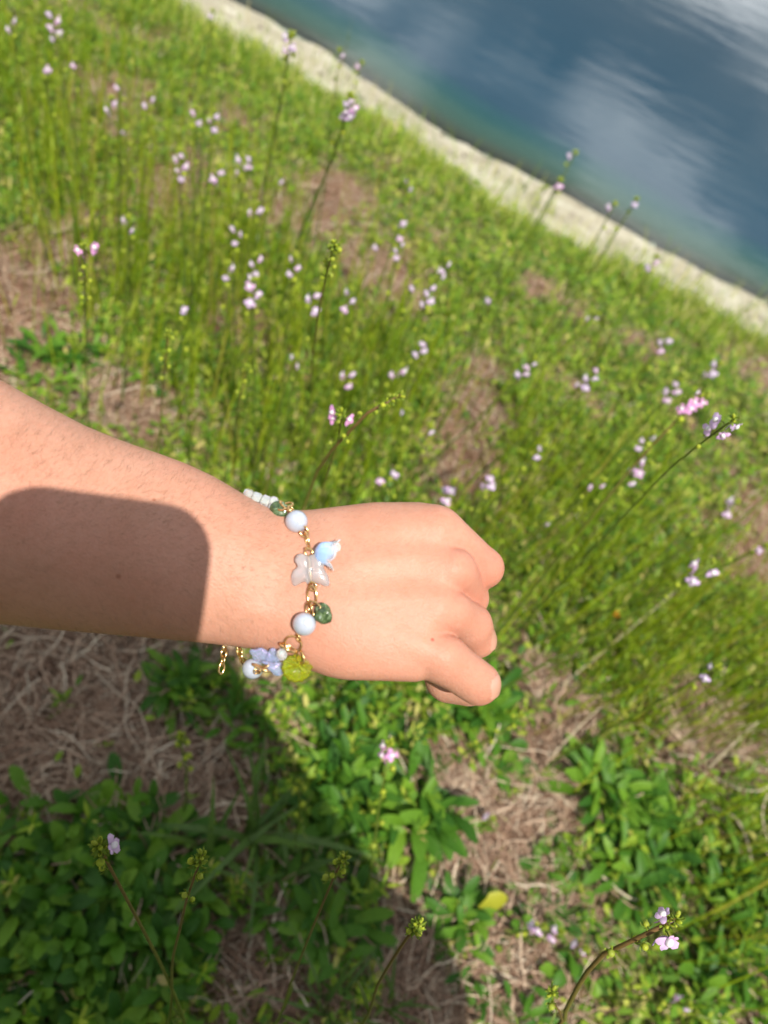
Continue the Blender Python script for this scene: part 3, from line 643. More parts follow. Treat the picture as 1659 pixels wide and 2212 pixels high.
def toadflax(path, nfl, ncap, nbud, label, group=None, red=True, rad=.00095, hero=False, seed=0, cap_len=.09, nleaf=4, fl_span=.022, flower_scale=1.0, head_gap=0.004, pod=1.0, pink=False):
    r = random.Random(seed); path = [np.asarray(p, float) for p in path]
    if path[-1][2] - ground_z(path[-1][0], path[-1][1]) > .01:
        e = path[-1]; d = path[-1] - path[-2]; d = d / max(np.linalg.norm(d), 1e-6); hgt = e[2]
        mid = e + np.array([d[0], d[1], 0]) * .25 * hgt + np.array([0, 0, -hgt * .55]); bx = mid + np.array([d[0], d[1], 0]) * .08 * hgt
        path += [mid, np.array([bx[0], bx[1], ground_z(bx[0], bx[1]) - .003])]
    rad = rad * 1.3; P = lerp_path(path[::-1], 26); base = P[0].copy()
    L = np.concatenate([[0], np.cumsum(np.linalg.norm(np.diff(P, axis=0), axis=1))]); tot = L[-1]
    root = thing('toadflax', label, 'wildflower', base, group)
    V, pl = tube_vf(P - base, np.interp(L / tot, [0, .5, 1], [rad * 1.25, rad, rad * .6]), 6)
    obj('stem', mesh_np('stem', V, pl, [M['stem' if red else 'stem_green']], attrs={'t': np.repeat(L / tot, 6)} if len(V) == 26 * 6 else None), root)
    def pos(s):
        s = np.clip(s, 0, tot); p = np.array([np.interp(s, L, P[:, k]) for k in range(3)]); q = np.array([np.interp(max(s - .01, 0), L, P[:, k]) for k in range(3)])
        d = p - q; return p, d / (np.linalg.norm(d) + 1e-9)
    # crowning buds
    for k in range(nbud):
        p, d = pos(tot - .0012 * k - .0004); a = k * 2.4 + seed; R0 = frame(d)
        o = R0[:, 0] * math.cos(a) + R0[:, 1] * math.sin(a); z = d * (1.5 - .11 * k) + o
        obj('bud', BUD[k % 3], root, mat4=m4(frame(z), p - base, r.uniform(1.1, 1.5) * pod))
    for k in range(nfl):
        p, d = pos(tot - head_gap - fl_span * (k + .2) / max(nfl, 1)); R0 = frame(d)
        tc_ = TOCAM(p); a0 = math.atan2(R0[:, 1] @ tc_, R0[:, 0] @ tc_)
        a = a0 + (1.3 if (k + seed) % 2 else -1.3) * r.uniform(.1, 1.5)
        o = R0[:, 0] * math.cos(a) + R0[:, 1] * math.sin(a)
        fz = o + d * .15 + .75 * tc_ * r.uniform(.5, 1.2); up = d + .8 * np.array([r.uniform(-1, 1), r.uniform(-1, 1), 0])
        R = frame(fz, up); sc = flower_scale * r.uniform(.72, 1.15); c = p + o * .0062 * sc + d * .002 - base
        if hero:
            ms, pa, spu, pe = FLP[(k + seed) % 3]; fo = obj('flower', spu, root, mat4=m4(R, c, sc))
            for q in ms: obj('petal', q, fo)
            obj('palate', pa, fo); obj('pedicel', pe, fo)
        else: obj('flower', FLK[k % 3] if pink else FLW[(k + seed) % 5], root, mat4=m4(R, c, sc))
    for k in range(ncap):
        p, d = pos(tot - .008 - fl_span * .6 * (nfl > 0) - cap_len * ((k + r.uniform(0, .5)) / max(ncap, 1)) ** 1.25); R0 = frame(d); a = k * 2.4 + r.uniform(-.4, .4)
        o = R0[:, 0] * math.cos(a) + R0[:, 1] * math.sin(a)
        obj('capsule', CAP[k % 3], root, mat4=m4(frame(o + d * .7), p - base + o * rad * .6, r.uniform(1.15, 1.55) * pod))
    for k in range(nleaf):
        p, d = pos(tot * r.uniform(.1, .72)); obj('leaf', SLF[k % 4], root, mat4=m4(np.array(Matrix.Rotation(r.uniform(0, 6.28), 3, 'Z')), p - base, r.uniform(.7, 1.3)))
    return root
def A(*pts): return [at(a, b, c) for a, b, c in pts]
HERO = [
 (A((1462, 1985, .60), (1440, 2000, .595), (1400, 2018, .585), (1345, 2040, .57), (1295, 2068, .55), (1255, 2120, .515), (1225, 2175, .47), (1190, 2225, .40)), 2, 4, 8, 'large lilac toadflax with two open flowers and a dark curved stem, bottom right', True, .0014, True, .045, .014),
 (A((866, 853, .62), (840, 864, .615), (800, 887, .605), (752, 935, .58), (712, 978, .55), (688, 1015, .525), (670, 1060, .495)), 0, 7, 10, 'arching toadflax with a green budded tip and red brown stem, just above the wrist', True, .0013, False, .10, .01),
 (A((738, 892, .43), (733, 935, .40), (715, 1000, .36)), 3, 2, 4, 'bright pink toadflax behind the arching green tipped stem', True, .001, True, .05, .016),
 (A((723, 525, .47), (714, 560, .455), (700, 615, .43), (684, 700, .39), (674, 800, .33), (668, 880, .28)), 0, 9, 10, 'tall red stemmed toadflax with a green seed tip among the upright stems', True, .0012, False, .07, .01),
 (A((364, 715, .38), (360, 760, .36), (352, 830, .32), (348, 900, .28)), 0, 8, 8, 'green budded toadflax stalk just above the middle of the forearm', True, .0011, False, .10, .01),
 (A((182, 525, .40), (183, 590, .37), (186, 680, .32), (186, 780, .26)), 2, 10, 4, 'pink topped toadflax with a row of yellow green pods, left edge above the forearm', False, .001, False, .14, .012),
 (A((630, 75, .46), (622, 120, .44), (606, 220, .38), (585, 330, .30)), 3, 4, 5, 'lilac toadflax rising against the sand, highest in the photo', False, .0013, False, .08, .02),
 (A((757, 205, .47), (745, 262, .44), (715, 350, .38), (680, 430, .32), (650, 505, .25)), 6, 5, 6, 'tall lilac toadflax leaning right with its head against the sandy shore', False, .0014, False, .07, .03),
 (A((1525, 852, .55), (1490, 880, .54), (1440, 930, .515), (1370, 1005, .475), (1300, 1090, .425), (1220, 1190, .35)), 5, 4, 6, 'magenta pink toadflax on a dark leaning stem, brightest of those at right', True, .0013, True, .06, .026),
 (A((1585, 905, .50), (1545, 935, .485), (1480, 985, .45), (1400, 1060, .40)), 4, 3, 3, 'pale lilac toadflax right beside the magenta one', False, .0011, False, .06, .03),
 (A((842, 1605, .30), (838, 1640, .285), (828, 1690, .26), (818, 1750, .22), (808, 1830, .15), (800, 1890, .09)), 3, 9, 5, 'small pink toadflax in front of the sunlit rosette below the hand', False, .0010, False, .15, .014),
 (A((213, 1825, .44), (228, 1855, .425), (262, 1920, .39), (310, 2010, .34), (360, 2110, .285), (400, 2215, .22)), 1, 3, 7, 'shaded stalk leaning left over the dark leaves, with one tiny pink flower', True, .0013, False, .05, .008),
 (A((436, 1848, .40), (425, 1880, .39), (404, 1940, .37), (388, 2010, .34), (372, 2080, .30), (370, 2170, .25)), 0, 5, 9, 'shaded upright stalk with round green pods beside the dark leaves', True, .0012, False, .07, .01),
 (A((745, 1850, .38), (728, 1880, .37), (700, 1945, .345), (665, 2030, .31), (630, 2120, .265), (595, 2215, .215)), 0, 6, 7, 'stalk with yellow green pods catching the sun at the edge of the shadow', True, .0011, False, .03, .008),
 (A((905, 1995, .40), (880, 2025, .385), (850, 2070, .36), (815, 2130, .32), (780, 2215, .26)), 0, 2, 10, 'leafy shoot with a pale bud cluster, bottom middle', True, .0014, False, .02, .006),
 (A((1192, 2140, .36), (1195, 2165, .35), (1200, 2225, .31)), 0, 1, 6, 'tiny green budding shoot at the bottom edge beside the large two flowered toadflax', True, .0010, False, .02, .006),
 (A((535, 790, .34), (522, 840, .31), (505, 930, .25)), 0, 7, 5, 'thin brown stalk with green pods between the forearm and the tall stems', True, .0009, False, .10, .01),
 (A((390, 1590, .22), (395, 1625, .19), (402, 1665, .15)), 0, 7, 5, 'short shaded stalk with yellow pods standing in the brown straw', False, .0009, False, .07, .01),
 (A((648, 1690, .22), (646, 1720, .19), (650, 1760, .15)), 0, 6, 3, 'short podded stalk on the edge of the shadow left of the sunlit rosette', False, .0009, False, .07, .01),
 (A((1125, 1545, .24), (1075, 1590, .21), (1030, 1610, .17)), 0, 9, 4, 'podded stalk leaning right over the rosette below the thumb', False, .0009, False, .10, .01),
]
for i, (p, nf, nc, nb, lab, red, rad, hero, clen, span) in enumerate(HERO):
    pd = .68 if (i < 2 or .34 <= p[0][2] <= .51) and i not in (6, 7) else 1.0
    if .34 <= p[0][2] <= .51:                 # these stand nearer to the lens, tall plants of the foreground
        kf = 1.2 if i in (6, 7) else 1.4; p = [CAM + (q - CAM) * ((H - kf * q[2]) / (H - q[2])) for q in p]; rad = rad * (1 if i in (6, 7) else .68)
    toadflax(p, nf, nc, nb, lab, None, red, rad, hero and i == 0, i, clen * (.75 if pd < 1 else 1), 5, span * (.8 if pd < 1 else 1), pink=i in (2, 5, 8, 10), pod=pd, flower_scale=.9 if pd < 1 else 1.0)
# the others, each one picture point and the height of its head
G = {'u': 'toadflax in the upper left meadow', 'c': 'toadflax in the middle of the meadow', 's': 'toadflax in front of the water', 'r': 'toadflax right of the bare path', 'h': 'toadflax behind the hand', 'b': 'toadflax near the bottom right'}
REST = [
        ('u', 110, 20, 0.42, 5, 'lilac toadflax with five flowers in the top left corner'),
        ('u', 22, 35, 0.4, 2, 'two flowered lilac toadflax at the left edge beside the corner cluster'),
        ('u', 165, 130, 0.38, 1, 'single lilac flower below the top left corner cluster'),
        ('u', 240, 212, 0.38, 2, 'pinkish two flowered toadflax in the upper left, by a bare brown patch'),
        ('u', 258, 178, 0.36, 1, 'single pale flower just above the pinkish pair in the upper left'),
        ('u', 322, 205, 0.36, 2, 'two faint flowers right of the pinkish pair in the upper left'),
        ('u', 425, 235, 0.38, 2, 'lilac pair left of the three flowered head in the upper meadow'),
        ('u', 462, 240, 0.38, 3, 'three flowered lilac head in the upper meadow, right of a lilac pair'),
        ('u', 272, 278, 0.33, 1, 'single small flower below the pinkish pair in the upper left'),
        ('u', 390, 325, 0.38, 5, 'full lilac head of five flowers standing alone in the upper left meadow'),
        ('u', 525, 338, 0.36, 3, 'three flowered head right of the full lilac head, upper meadow'),
        ('u', 475, 360, 0.36, 2, 'two pinkish flowers right of and below the full lilac head'),
        ('u', 545, 335, 0.34, 2, 'faint pair close behind the three flowered head, upper meadow'),
        ('u', 605, 380, 0.32, 1, 'single faint flower left of the tall lilac stem leaning to the shore'),
        ('u', 278, 470, 0.36, 2, 'two pink flowers low in the left meadow, above the podded pink topped stalk'),
        ('u', 555, 440, 0.36, 2, 'two flowers one above the other, over the dense stand of stems'),
        ('u', 510, 485, 0.36, 3, 'three flowers low beside the dense stand of stems, left of the stacked pair'),
        ('u', 90, 135, 0.36, 1, 'single flower near the left edge, under the corner cluster'),
        ('c', 885, 385, 0.34, 2, 'two lilac flowers high in the middle meadow, short of the sand'),
        ('c', 868, 470, 0.36, 1, 'single pale flower above the four flowered head in the middle meadow'),
        ('c', 868, 505, 0.4, 4, 'four flowered lilac head right of the tall red stemmed toadflax'),
        ('c', 965, 562, 0.38, 3, 'three flowered head on a bending stem near the middle, nearest the bare path top'),
        ('c', 820, 525, 0.33, 1, 'single whitish flower between the red stemmed toadflax and the four flowered head'),
        ('c', 932, 610, 0.42, 4, 'broad pale head of four flowers, right of middle and below the bending one'),
        ('c', 898, 612, 0.39, 1, 'single flower touching the left side of the broad pale head'),
        ('c', 552, 550, 0.42, 4, 'upper of two stacked pale heads left of the tall red stemmed toadflax'),
        ('c', 548, 605, 0.4, 3, 'lower of two stacked pale heads left of the tall red stemmed toadflax'),
        ('c', 490, 570, 0.37, 2, 'two blurred flowers left of the stacked pale heads'),
        ('c', 638, 553, 0.4, 3, 'three flowered head right of the stacked pale heads'),
        ('c', 682, 625, 0.4, 3, 'pink flowers close on the left of the tall red stem'),
        ('c', 760, 625, 0.4, 3, 'pink flowers close on the right of the tall red stem'),
        ('c', 388, 655, 0.33, 1, 'single bluish flower left in the dense stand, over the forearm'),
        ('c', 640, 768, 0.32, 2, 'two pale flowers low in the dense stand, left of the red stem'),
        ('c', 758, 795, 0.36, 3, 'white and lilac flowers below the tall red stemmed toadflax'),
        ('c', 918, 732, 0.36, 3, 'three blurred flowers right of the red stem, over the arching green tip'),
        ('c', 865, 790, 0.33, 2, 'two blurred flowers just above the arching green tip'),
        ('c', 1062, 640, 0.3, 1, 'single lilac flower standing alone right of the broad pale head'),
        ('s', 735, 108, 0.4, 1, 'single faint flower in front of the water, left one of the top pair'),
        ('s', 782, 136, 0.4, 1, 'single faint flower in front of the water, right one of the top pair'),
        ('s', 1210, 388, 0.42, 1, 'single flower over the sand at the middle of the shoreline'),
        ('s', 1328, 440, 0.42, 1, 'upper left flower of the pair against the dark water at right'),
        ('s', 1376, 430, 0.43, 1, 'right flower of the pair against the dark water at right'),
        ('s', 1243, 330, 0.42, 1, 'single faint flower highest over the open water'),
        ('s', 1418, 555, 0.42, 2, 'two lilac flowers on a leaning stem against the sand at right'),
        ('s', 460, 25, 0.38, 1, 'single faint flower beside the top of the sandy strip'),
        ('r', 1155, 775, 0.4, 4, 'four flowered pale head right of the bare path, leftmost of the big ones'),
        ('r', 1298, 795, 0.42, 5, 'full five flowered pale head between the bare path and the magenta toadflax'),
        ('r', 1290, 678, 0.34, 2, 'two small flowers in the green above the full five flowered head'),
        ('r', 1470, 822, 0.4, 4, 'whitish head of four flowers just left of the magenta toadflax'),
        ('r', 1447, 725, 0.34, 3, 'three pale blurred flowers above the whitish head at right'),
        ('r', 1555, 785, 0.36, 3, 'three blurred flowers at the right edge, above the magenta toadflax'),
        ('r', 1410, 935, 0.42, 3, 'three flowers on the dark leaning stem, below the magenta head'),
        ('r', 1404, 1000, 0.42, 4, 'four pale flowers lower along the dark leaning stem of the magenta one'),
        ('r', 1302, 1037, 0.38, 2, 'two flowers left of the dark leaning stem'),
        ('r', 1176, 962, 0.34, 2, 'two small flowers between the bare path and the dark leaning stem'),
        ('r', 1185, 1120, 0.3, 1, 'single flower over the stems right of the knuckles'),
        ('r', 1592, 1085, 0.34, 2, 'two pink flowers near the right edge, below the magenta toadflax'),
        ('r', 1538, 1215, 0.44, 3, 'three lilac flowers near the right edge, level with the knuckles'),
        ('r', 1550, 1440, 0.4, 2, 'two pink flowers near the right edge, level with the thumb'),
        ('r', 1655, 1180, 0.42, 1, 'single flower at the very right edge'),
        ('r', 1180, 405, 0.3, 0, 'flowerless green podded stem in the grass above the bare path'),
        ('h', 930, 920, 0.34, 1, 'single pink flower between the arching green tip and the bare path'),
        ('h', 880, 885, 0.33, 1, 'single white flower just right of the arching green tip'),
        ('h', 826, 1022, 0.34, 1, 'left of two round flowers just over the back of the hand'),
        ('h', 862, 1010, 0.34, 1, 'right of two round flowers just over the back of the hand'),
        ('h', 978, 1042, 0.34, 3, 'three flowers over the knuckles at the foot of the bare path'),
        ('h', 1068, 1022, 0.34, 3, 'three flowers right of the bare path, up from the little knuckle'),
        ('b', 1175, 2000, 0.1, 2, 'left of three pale low flowers on the soil at bottom right'),
        ('b', 1212, 2012, 0.1, 2, 'middle of three pale low flowers on the soil at bottom right'),
        ('b', 1265, 2048, 0.1, 2, 'right of three pale low flowers on the soil at bottom right'),
        ('b', 1065, 1770, 0.05, 1, 'tiny violet flower on bare soil right of the big sunlit rosette'),
        ('b', 1490, 2170, 0.16, 2, 'two pale flowers at the bottom edge, under the large two flowered toadflax'),
]
for i, (g_, px, py, z, nf, lab) in enumerate(REST):
    r = random.Random(500 + i); p = at(px, py, z); gz_ = ground_z(p[0], p[1]); hh = p[2] - gz_
    lean = np.array([r.uniform(-.05, .05), r.uniform(-.05, .05)]) * hh / .4 - np.array([.05, .0]) * (g_ == 'r')
    path = [p, p * np.array([1, 1, 0]) + np.array([*(lean * .25), gz_ + hh * .72]), p * np.array([1, 1, 0]) + np.array([*(lean * .7), gz_ + hh * .35]), np.array([p[0] + lean[0], p[1] + lean[1], gz_ - .003])]
    grp = G[g_]
    toadflax(path, nf, r.randint(1, 4), 3, lab, grp, False, r.uniform(.0010, .0014), False, 50 + i, .07, 2, .012 + .006 * nf, r.uniform(.8, 1.12))
# one tiny orange blossom
b = at(1330, 1327, .06); root = thing('orange_flower', 'tiny orange blossom low among the blurred stems right of the hand', 'wildflower', b)
for k in range(5):
    V, pl = petal_vf(np.zeros(3), np.array([math.cos(k * 1.257), math.sin(k * 1.257), .3]), Zf, .006, .005); obj('petal', mesh_np('petal', V, pl, [M['orange']]), root)
gzb = ground_z(b[0], b[1]); V, pl = tube_vf(np.array([(0, 0, 0), (0.002, 0, -(b[2] - gzb) / 2), (0, 0, -(b[2] - gzb))]), .0007, 5); obj('stem', mesh_np('stem', V, pl, [M['stem_green']], attrs={'t': np.zeros(len(V))}), root)
# ------------------------------------------------------------------ the person: forearm and hand in front, body behind the lens
def interp_s(x, pts, sig=14):
    pts = np.array(pts, float); xs = np.arange(pts[0, 0], pts[-1, 0] + 1, 2.0); ys = np.interp(xs, pts[:, 0], pts[:, 1])
    k = np.exp(-.5 * (np.arange(-30, 31) * 2 / sig) ** 2); k /= k.sum()
    yp = np.concatenate([ys[0] - (ys[1] - ys[0]) * np.arange(30, 0, -1), ys, ys[-1] + (ys[-1] - ys[-2]) * np.arange(1, 31)])
    return np.interp(x, xs, np.convolve(yp, k, 'valid'))
TOP = [(-420, 690), (-150, 757), (0, 820), (85, 868), (186, 921), (271, 955), (339, 978), (402, 1001), (466, 1031), (525, 1067), (584, 1097), (657, 1103), (730, 1094), (810, 1084), (900, 1087), (960, 1096), (1010, 1110)]
BOT = [(-420, 1330), (0, 1348), (127, 1361), (254, 1372), (423, 1387), (486, 1394), (535, 1400), (596, 1410), (640, 1432), (679, 1452), (704, 1461), (741, 1469), (833, 1471), (917, 1474), (960, 1474), (1010, 1474)]
ZT = [(-420, 250), (0, 195), (300, 152), (480, 118), (560, 100), (620, 92), (700, 92), (800, 80), (900, 64), (1010, 44)]
ZB = [(-420, -250), (0, -195), (300, -150), (480, -112), (560, -102), (620, -96), (700, -92), (800, -88), (900, -92), (1010, -96)]
def smin(a, b, k):
    h = np.clip(.5 + .5 * (b - a) / k, 0, 1); return b * (1 - h) + a * h - k * h * (1 - h)
def rcone(P, a, b, ra, rb):
    a = np.asarray(a, np.float32); b = np.asarray(b, np.float32); d = b - a
    t = np.clip(((P - a) @ d) / (d @ d), 0, 1)
    return np.sqrt((((P - a) - t[..., None] * d) ** 2).sum(-1)) - (ra + (rb - ra) * t)
KN_A, KN_B, KN_C = (950, 1144, -28), (985, 1230, 4), (960, 1318, 20)
def arm_sdf(P, hand=True):
    P = np.asarray(P, np.float32); x, y, z = P[..., 0], P[..., 1], P[..., 2]
    yt, yb = interp_s(x, TOP), interp_s(x, BOT); zt, zb = interp_s(x, ZT), interp_s(x, ZB)
    yc, a = (yt + yb) / 2, (yb - yt) / 2; zc, b = (zt + zb) / 2, (zt - zb) / 2
    tilt = np.interp(x, [0, 500, 750], [.05, .10, .27]); pw = np.interp(x, [300, 650, 850], [2.0, 2.15, 2.5])
    zc = zc + tilt * (y - yc)
    hr = np.clip((x - 690) / 160, 0, 1)
    for y0, y1, w, amp in ((1190, 1152, 22, -4.0), (1262, 1236, 22, -4.8), (1160, 1100, 30, 0), (1225, 1190, 16, 2.5), (1300, 1285, 18, 2.5)):
        yr = y0 + (y1 - y0) * np.clip((x - 690) / 270, 0, 1.2); zc = zc + hr * amp * np.exp(-((y - yr) / w) ** 2)
    # wrist: knob of the ulna and the hollow beyond it
    zc = zc + 9 * np.exp(-((x - 520) / 55) ** 2 - ((y - 1165) / 50) ** 2) - 7 * np.exp(-((x - 640) / 50) ** 2 - ((y - 1200) / 60) ** 2) + 4 * np.exp(-((x - 560) / 60) ** 2 - ((y - 1330) / 30) ** 2)
    zc = zc - 5 * np.exp(-((x - 590) / 30) ** 2 - ((y - 1270) / 45) ** 2)
    Y = np.abs(y - yc) / a; Z = np.abs(z - zc) / b
    q = (Y ** pw + Z ** pw) ** (1 / pw) + 1e-6
    g = np.sqrt(((Y / q) ** (pw - 1) / a) ** 2 + ((Z / q) ** (pw - 1) / b) ** 2)
    d = (q - 1) / g
    xe = np.interp(y, [1090, 1230, 1330, 1480], [930, 962, 950, 925])
    d = -smin(-d, -(x - xe), 34.0)
    if not hand: return d
    m_ = x > 780
    Pm = P[m_]; h = d[m_]
    # thumb
    th = smin(rcone(Pm, (860, 1385, 30), (958, 1424, 32), 62, 53), rcone(Pm, (958, 1424, 32), (1034, 1477, 2), 52, 48), 14)
    th = smin(th, rcone(Pm, (974, 1462, -215), (1014, 1472, -200), 58, 54), 3)
    # knuckles
    kn = rcone(Pm, (880, 1152, -28), KN_A, 40, 50); kn = smin(kn, rcone(Pm, (890, 1228, -8), KN_B, 34, 45), 24); kn = smin(kn, rcone(Pm, (870, 1310, 4), KN_C, 34, 46), 24)
    h = smin(h, kn, 50)
    h = smin(h, rcone(Pm, (900, 1300, -60), (950, 1250, -110), 60, 56), 30)
    # fingers folding down and away
    f1 = smin(rcone(Pm, (968, 1158, -32), (1045, 1227, -88), 47, 43), rcone(Pm, (1045, 1227, -88), (1004, 1268, -178), 42, 38), 10)
    f2 = smin(rcone(Pm, (990, 1238, -6), (1013, 1292, -110), 44, 42), rcone(Pm, (1013, 1292, -110), (972, 1312, -192), 41, 36), 10)
    f3 = smin(rcone(Pm, (975, 1322, 18), (1016, 1350, -52), 47, 45), rcone(Pm, (1016, 1350, -52), (1033, 1382, -92), 44, 40), 16)
    f4 = smin(rcone(Pm, (930, 1160, -70), (985, 1190, -140), 40, 37), rcone(Pm, (985, 1190, -140), (940, 1235, -195), 36, 32), 10)
    h = smin(h, f4, 8); h = smin(h, f1, 7); h = smin(h, f2, 4)
    h = smin(h, f3, 4.5)
    h = smin(h, th, 7)
    d[m_] = h
    return d
def surface_nets(D, o, h):
    ins = D < 0; n = np.array(D.shape); c = [(i, j, k) for i in (0, 1) for j in (0, 1) for k in (0, 1)]
    sl = lambda i, j, k: D[i:n[0] - 1 + i, j:n[1] - 1 + j, k:n[2] - 1 + k]
    cnt_ = sum((sl(*q) < 0).astype(np.int8) for q in c)
    act = np.argwhere((cnt_ > 0) & (cnt_ < 8)); ids = -np.ones(cnt_.shape, np.int32); ids[tuple(act.T)] = np.arange(len(act))
    val = np.stack([D[act[:, 0] + q[0], act[:, 1] + q[1], act[:, 2] + q[2]] for q in c], 1)
    S = np.zeros((len(act), 3)); W_ = np.zeros(len(act)); cc = np.array(c, float)
    for a in range(8):
        for b in range(a + 1, 8):
            if np.abs(cc[a] - cc[b]).sum() != 1: continue
            cr = (val[:, a] < 0) != (val[:, b] < 0); t = np.where(cr, val[:, a] / np.where(cr, val[:, a] - val[:, b], 1), 0)
            S += np.where(cr[:, None], cc[a] + t[:, None] * (cc[b] - cc[a]), 0); W_ += cr
    V = o + (act + S / W_[:, None]) * h
    Qs = []
    for ax in range(3):
        b_, c_ = (ax + 1) % 3, (ax + 2) % 3
        s0 = [slice(1, n[i] - 1) for i in range(3)]; s0[ax] = slice(0, n[ax] - 1); s1 = list(s0); s1[ax] = slice(1, n[ax])
        A0, A1 = ins[tuple(s0)], ins[tuple(s1)]
        e = np.argwhere(A0 != A1); st = np.array([s.start for s in s0]); e = e + st
        eb = np.eye(3, dtype=int)[b_]; ec = np.eye(3, dtype=int)[c_]
        q = np.stack([ids[tuple((e - eb - ec).T)], ids[tuple((e - ec).T)], ids[tuple(e.T)], ids[tuple((e - eb).T)]], 1)
        fl = ~ins[tuple(e.T)]; q[fl] = q[fl][:, ::-1]; Qs.append(q)
    return V, np.vstack(Qs)
def grid_eval(fn, lo, hi, h, chunk=24):
    xs, ys, zs = [np.arange(a, b + h, h, dtype=np.float32) for a, b in zip(lo, hi)]
    D = np.empty((len(xs), len(ys), len(zs)), np.float32)
    for i in range(0, len(xs), chunk):
        G_ = np.stack(np.meshgrid(xs[i:i + chunk], ys, zs, indexing='ij'), -1); D[i:i + chunk] = fn(G_)
    return D, np.array(lo, float)
def relax(V, Q, it=2, lam=.45):
    n = len(V); e = np.concatenate([Q[:, [0, 1]], Q[:, [1, 2]], Q[:, [2, 3]], Q[:, [3, 0]]])
    deg = np.bincount(e[:, 0], minlength=n) + np.bincount(e[:, 1], minlength=n)
    for k in range(it * 2):
        A_ = np.stack([np.bincount(e[:, 0], V[e[:, 1], c], n) + np.bincount(e[:, 1], V[e[:, 0], c], n) for c in range(3)], 1) / deg[:, None]
        V = V + (lam if k % 2 == 0 else -lam * 1.04) * (A_ - V)
    return V
def skin_z(px, py):
    """relief of the skin towards the lens at a picture point"""
    zs = np.arange(-150, 260, 1.0); P_ = np.stack([np.full_like(zs, px), np.full_like(zs, py), zs], -1)
    d = arm_sdf(P_); i = np.where(d < 0)[0]
    return float(zs[i[-1]]) if len(i) else None

def mat_skin():
    mt, nt, out = material('skin')
    red = nt.nodes.new('ShaderNodeAttribute'); red.attribute_name = 'red'
    a = noise(nt, 45, 5, 0.6); b = noise(nt, 420, 3, 0.6)
    c = ramp(nt, [(0.25, (0.418, 0.210, 0.138)), (0.5, (0.452, 0.234, 0.160)), (0.75, (0.485, 0.258, 0.180))], a.outputs['Fac']).outputs[0]
    c = mixc(nt, red.outputs['Fac'], c, (0.48, 0.175, 0.12))
    c = mixc(nt, 0.35, c, ramp(nt, [(0.3, (0.86, 0.78, 0.74)), (0.6, (1.04, 1.05, 1.05))], b.outputs['Fac']).outputs[0], 'MULTIPLY')
    blot = noise(nt, 21, 3, 0.5); c = mixc(nt, math_n(nt, 'MULTIPLY', math_n(nt, 'SUBTRACT', blot.outputs['Fac'], 0.42, True), 1.6, True), c, (0.47, 0.19, 0.125))
    geo = nt.nodes.new('ShaderNodeNewGeometry')
    for px, py, r, col, k in MOLES:
        z = skin_z(px, py); w = near_hand(px, py, z)
        vm = nt.nodes.new('ShaderNodeVectorMath'); vm.operation = 'DISTANCE'; nt.links.new(geo.outputs['Position'], vm.inputs[0]); vm.inputs[1].default_value = tuple(w)
        f = math_n(nt, 'MULTIPLY', math_n(nt, 'SUBTRACT', 1.5, math_n(nt, 'DIVIDE', vm.outputs['Value'], r)), k * 1.4, True)
        c = mixc(nt, math_n(nt, 'MINIMUM', f, k), c, col)
    v = nt.nodes.new('ShaderNodeTexVoronoi'); v.inputs['Scale'].default_value = 1100; t = nt.nodes.new('ShaderNodeTexCoord'); nt.links.new(t.outputs['Object'], v.inputs['Vector'])
    h = math_n(nt, 'ADD', math_n(nt, 'MULTIPLY', v.outputs['Distance'], 0.8), math_n(nt, 'MULTIPLY', b.outputs['Fac'], 0.4))
    mp = nt.nodes.new('ShaderNodeMapping'); mp.inputs['Scale'].default_value = (300, 1500, 900); nt.links.new(t.outputs['Object'], mp.inputs[0])
    fine = nt.nodes.new('ShaderNodeTexNoise'); fine.inputs['Scale'].default_value = 1; nt.links.new(mp.outputs[0], fine.inputs['Vector'])
    h = math_n(nt, 'ADD', h, math_n(nt, 'MULTIPLY', fine.outputs['Fac'], 0.8))
    p = principled(nt, Base_Color=c, Roughness=0.48, Specular_IOR_Level=0.20, Subsurface_Weight=0.28, Subsurface_Radius=(1.0, 0.35, 0.18), Subsurface_Scale=0.0035, Normal=bump(nt, h, 0.30, 0.0005))
    nt.links.new(p.outputs[0], out.inputs[0]); return mt
MOLES = [(333, 1080, .00055, (0.28, 0.10, 0.06), .8), (256, 1245, .0008, (0.25, 0.10, 0.06), .75), (934, 1382, .0006, (0.36, 0.07, 0.05), .8), (917, 1382, .0008, (0.55, 0.22, 0.14), .6), (1010, 1443, .0006, (0.62, 0.18, 0.11), .7),
         (468, 1230, .0004, (0.4, 0.18, 0.12), .5), (730, 1350, .0004, (0.45, 0.2, 0.13), .5)]
M['skin'] = mat_skin()
def simple(name, col, rough=.6, **kw):
    mt, nt, out = material(name); a = noise(nt, kw.pop('scale', 300), 3); c = mixc(nt, kw.pop('vary', .3), tuple(col), ramp(nt, [(.3, (.6, .6, .6)), (.7, (1.3, 1.3, 1.3))], a.outputs['Fac']).outputs[0], 'MULTIPLY')
    p = principled(nt, Base_Color=c, Roughness=rough, **kw); nt.links.new(p.outputs[0], out.inputs[0]); return mt
M['shirt'] = simple('cotton shirt', (0.22, 0.23, 0.25), .9); M['shorts'] = simple('denim', (0.08, 0.12, 0.2), .9); M['hair'] = simple('dark hair', (0.03, 0.018, 0.012), .5)
M['nail'] = simple('nail', (0.49, 0.255, 0.185), .2, vary=.08); M['arm_hair'] = simple('fine arm hair', (0.20, 0.11, 0.06), .5)

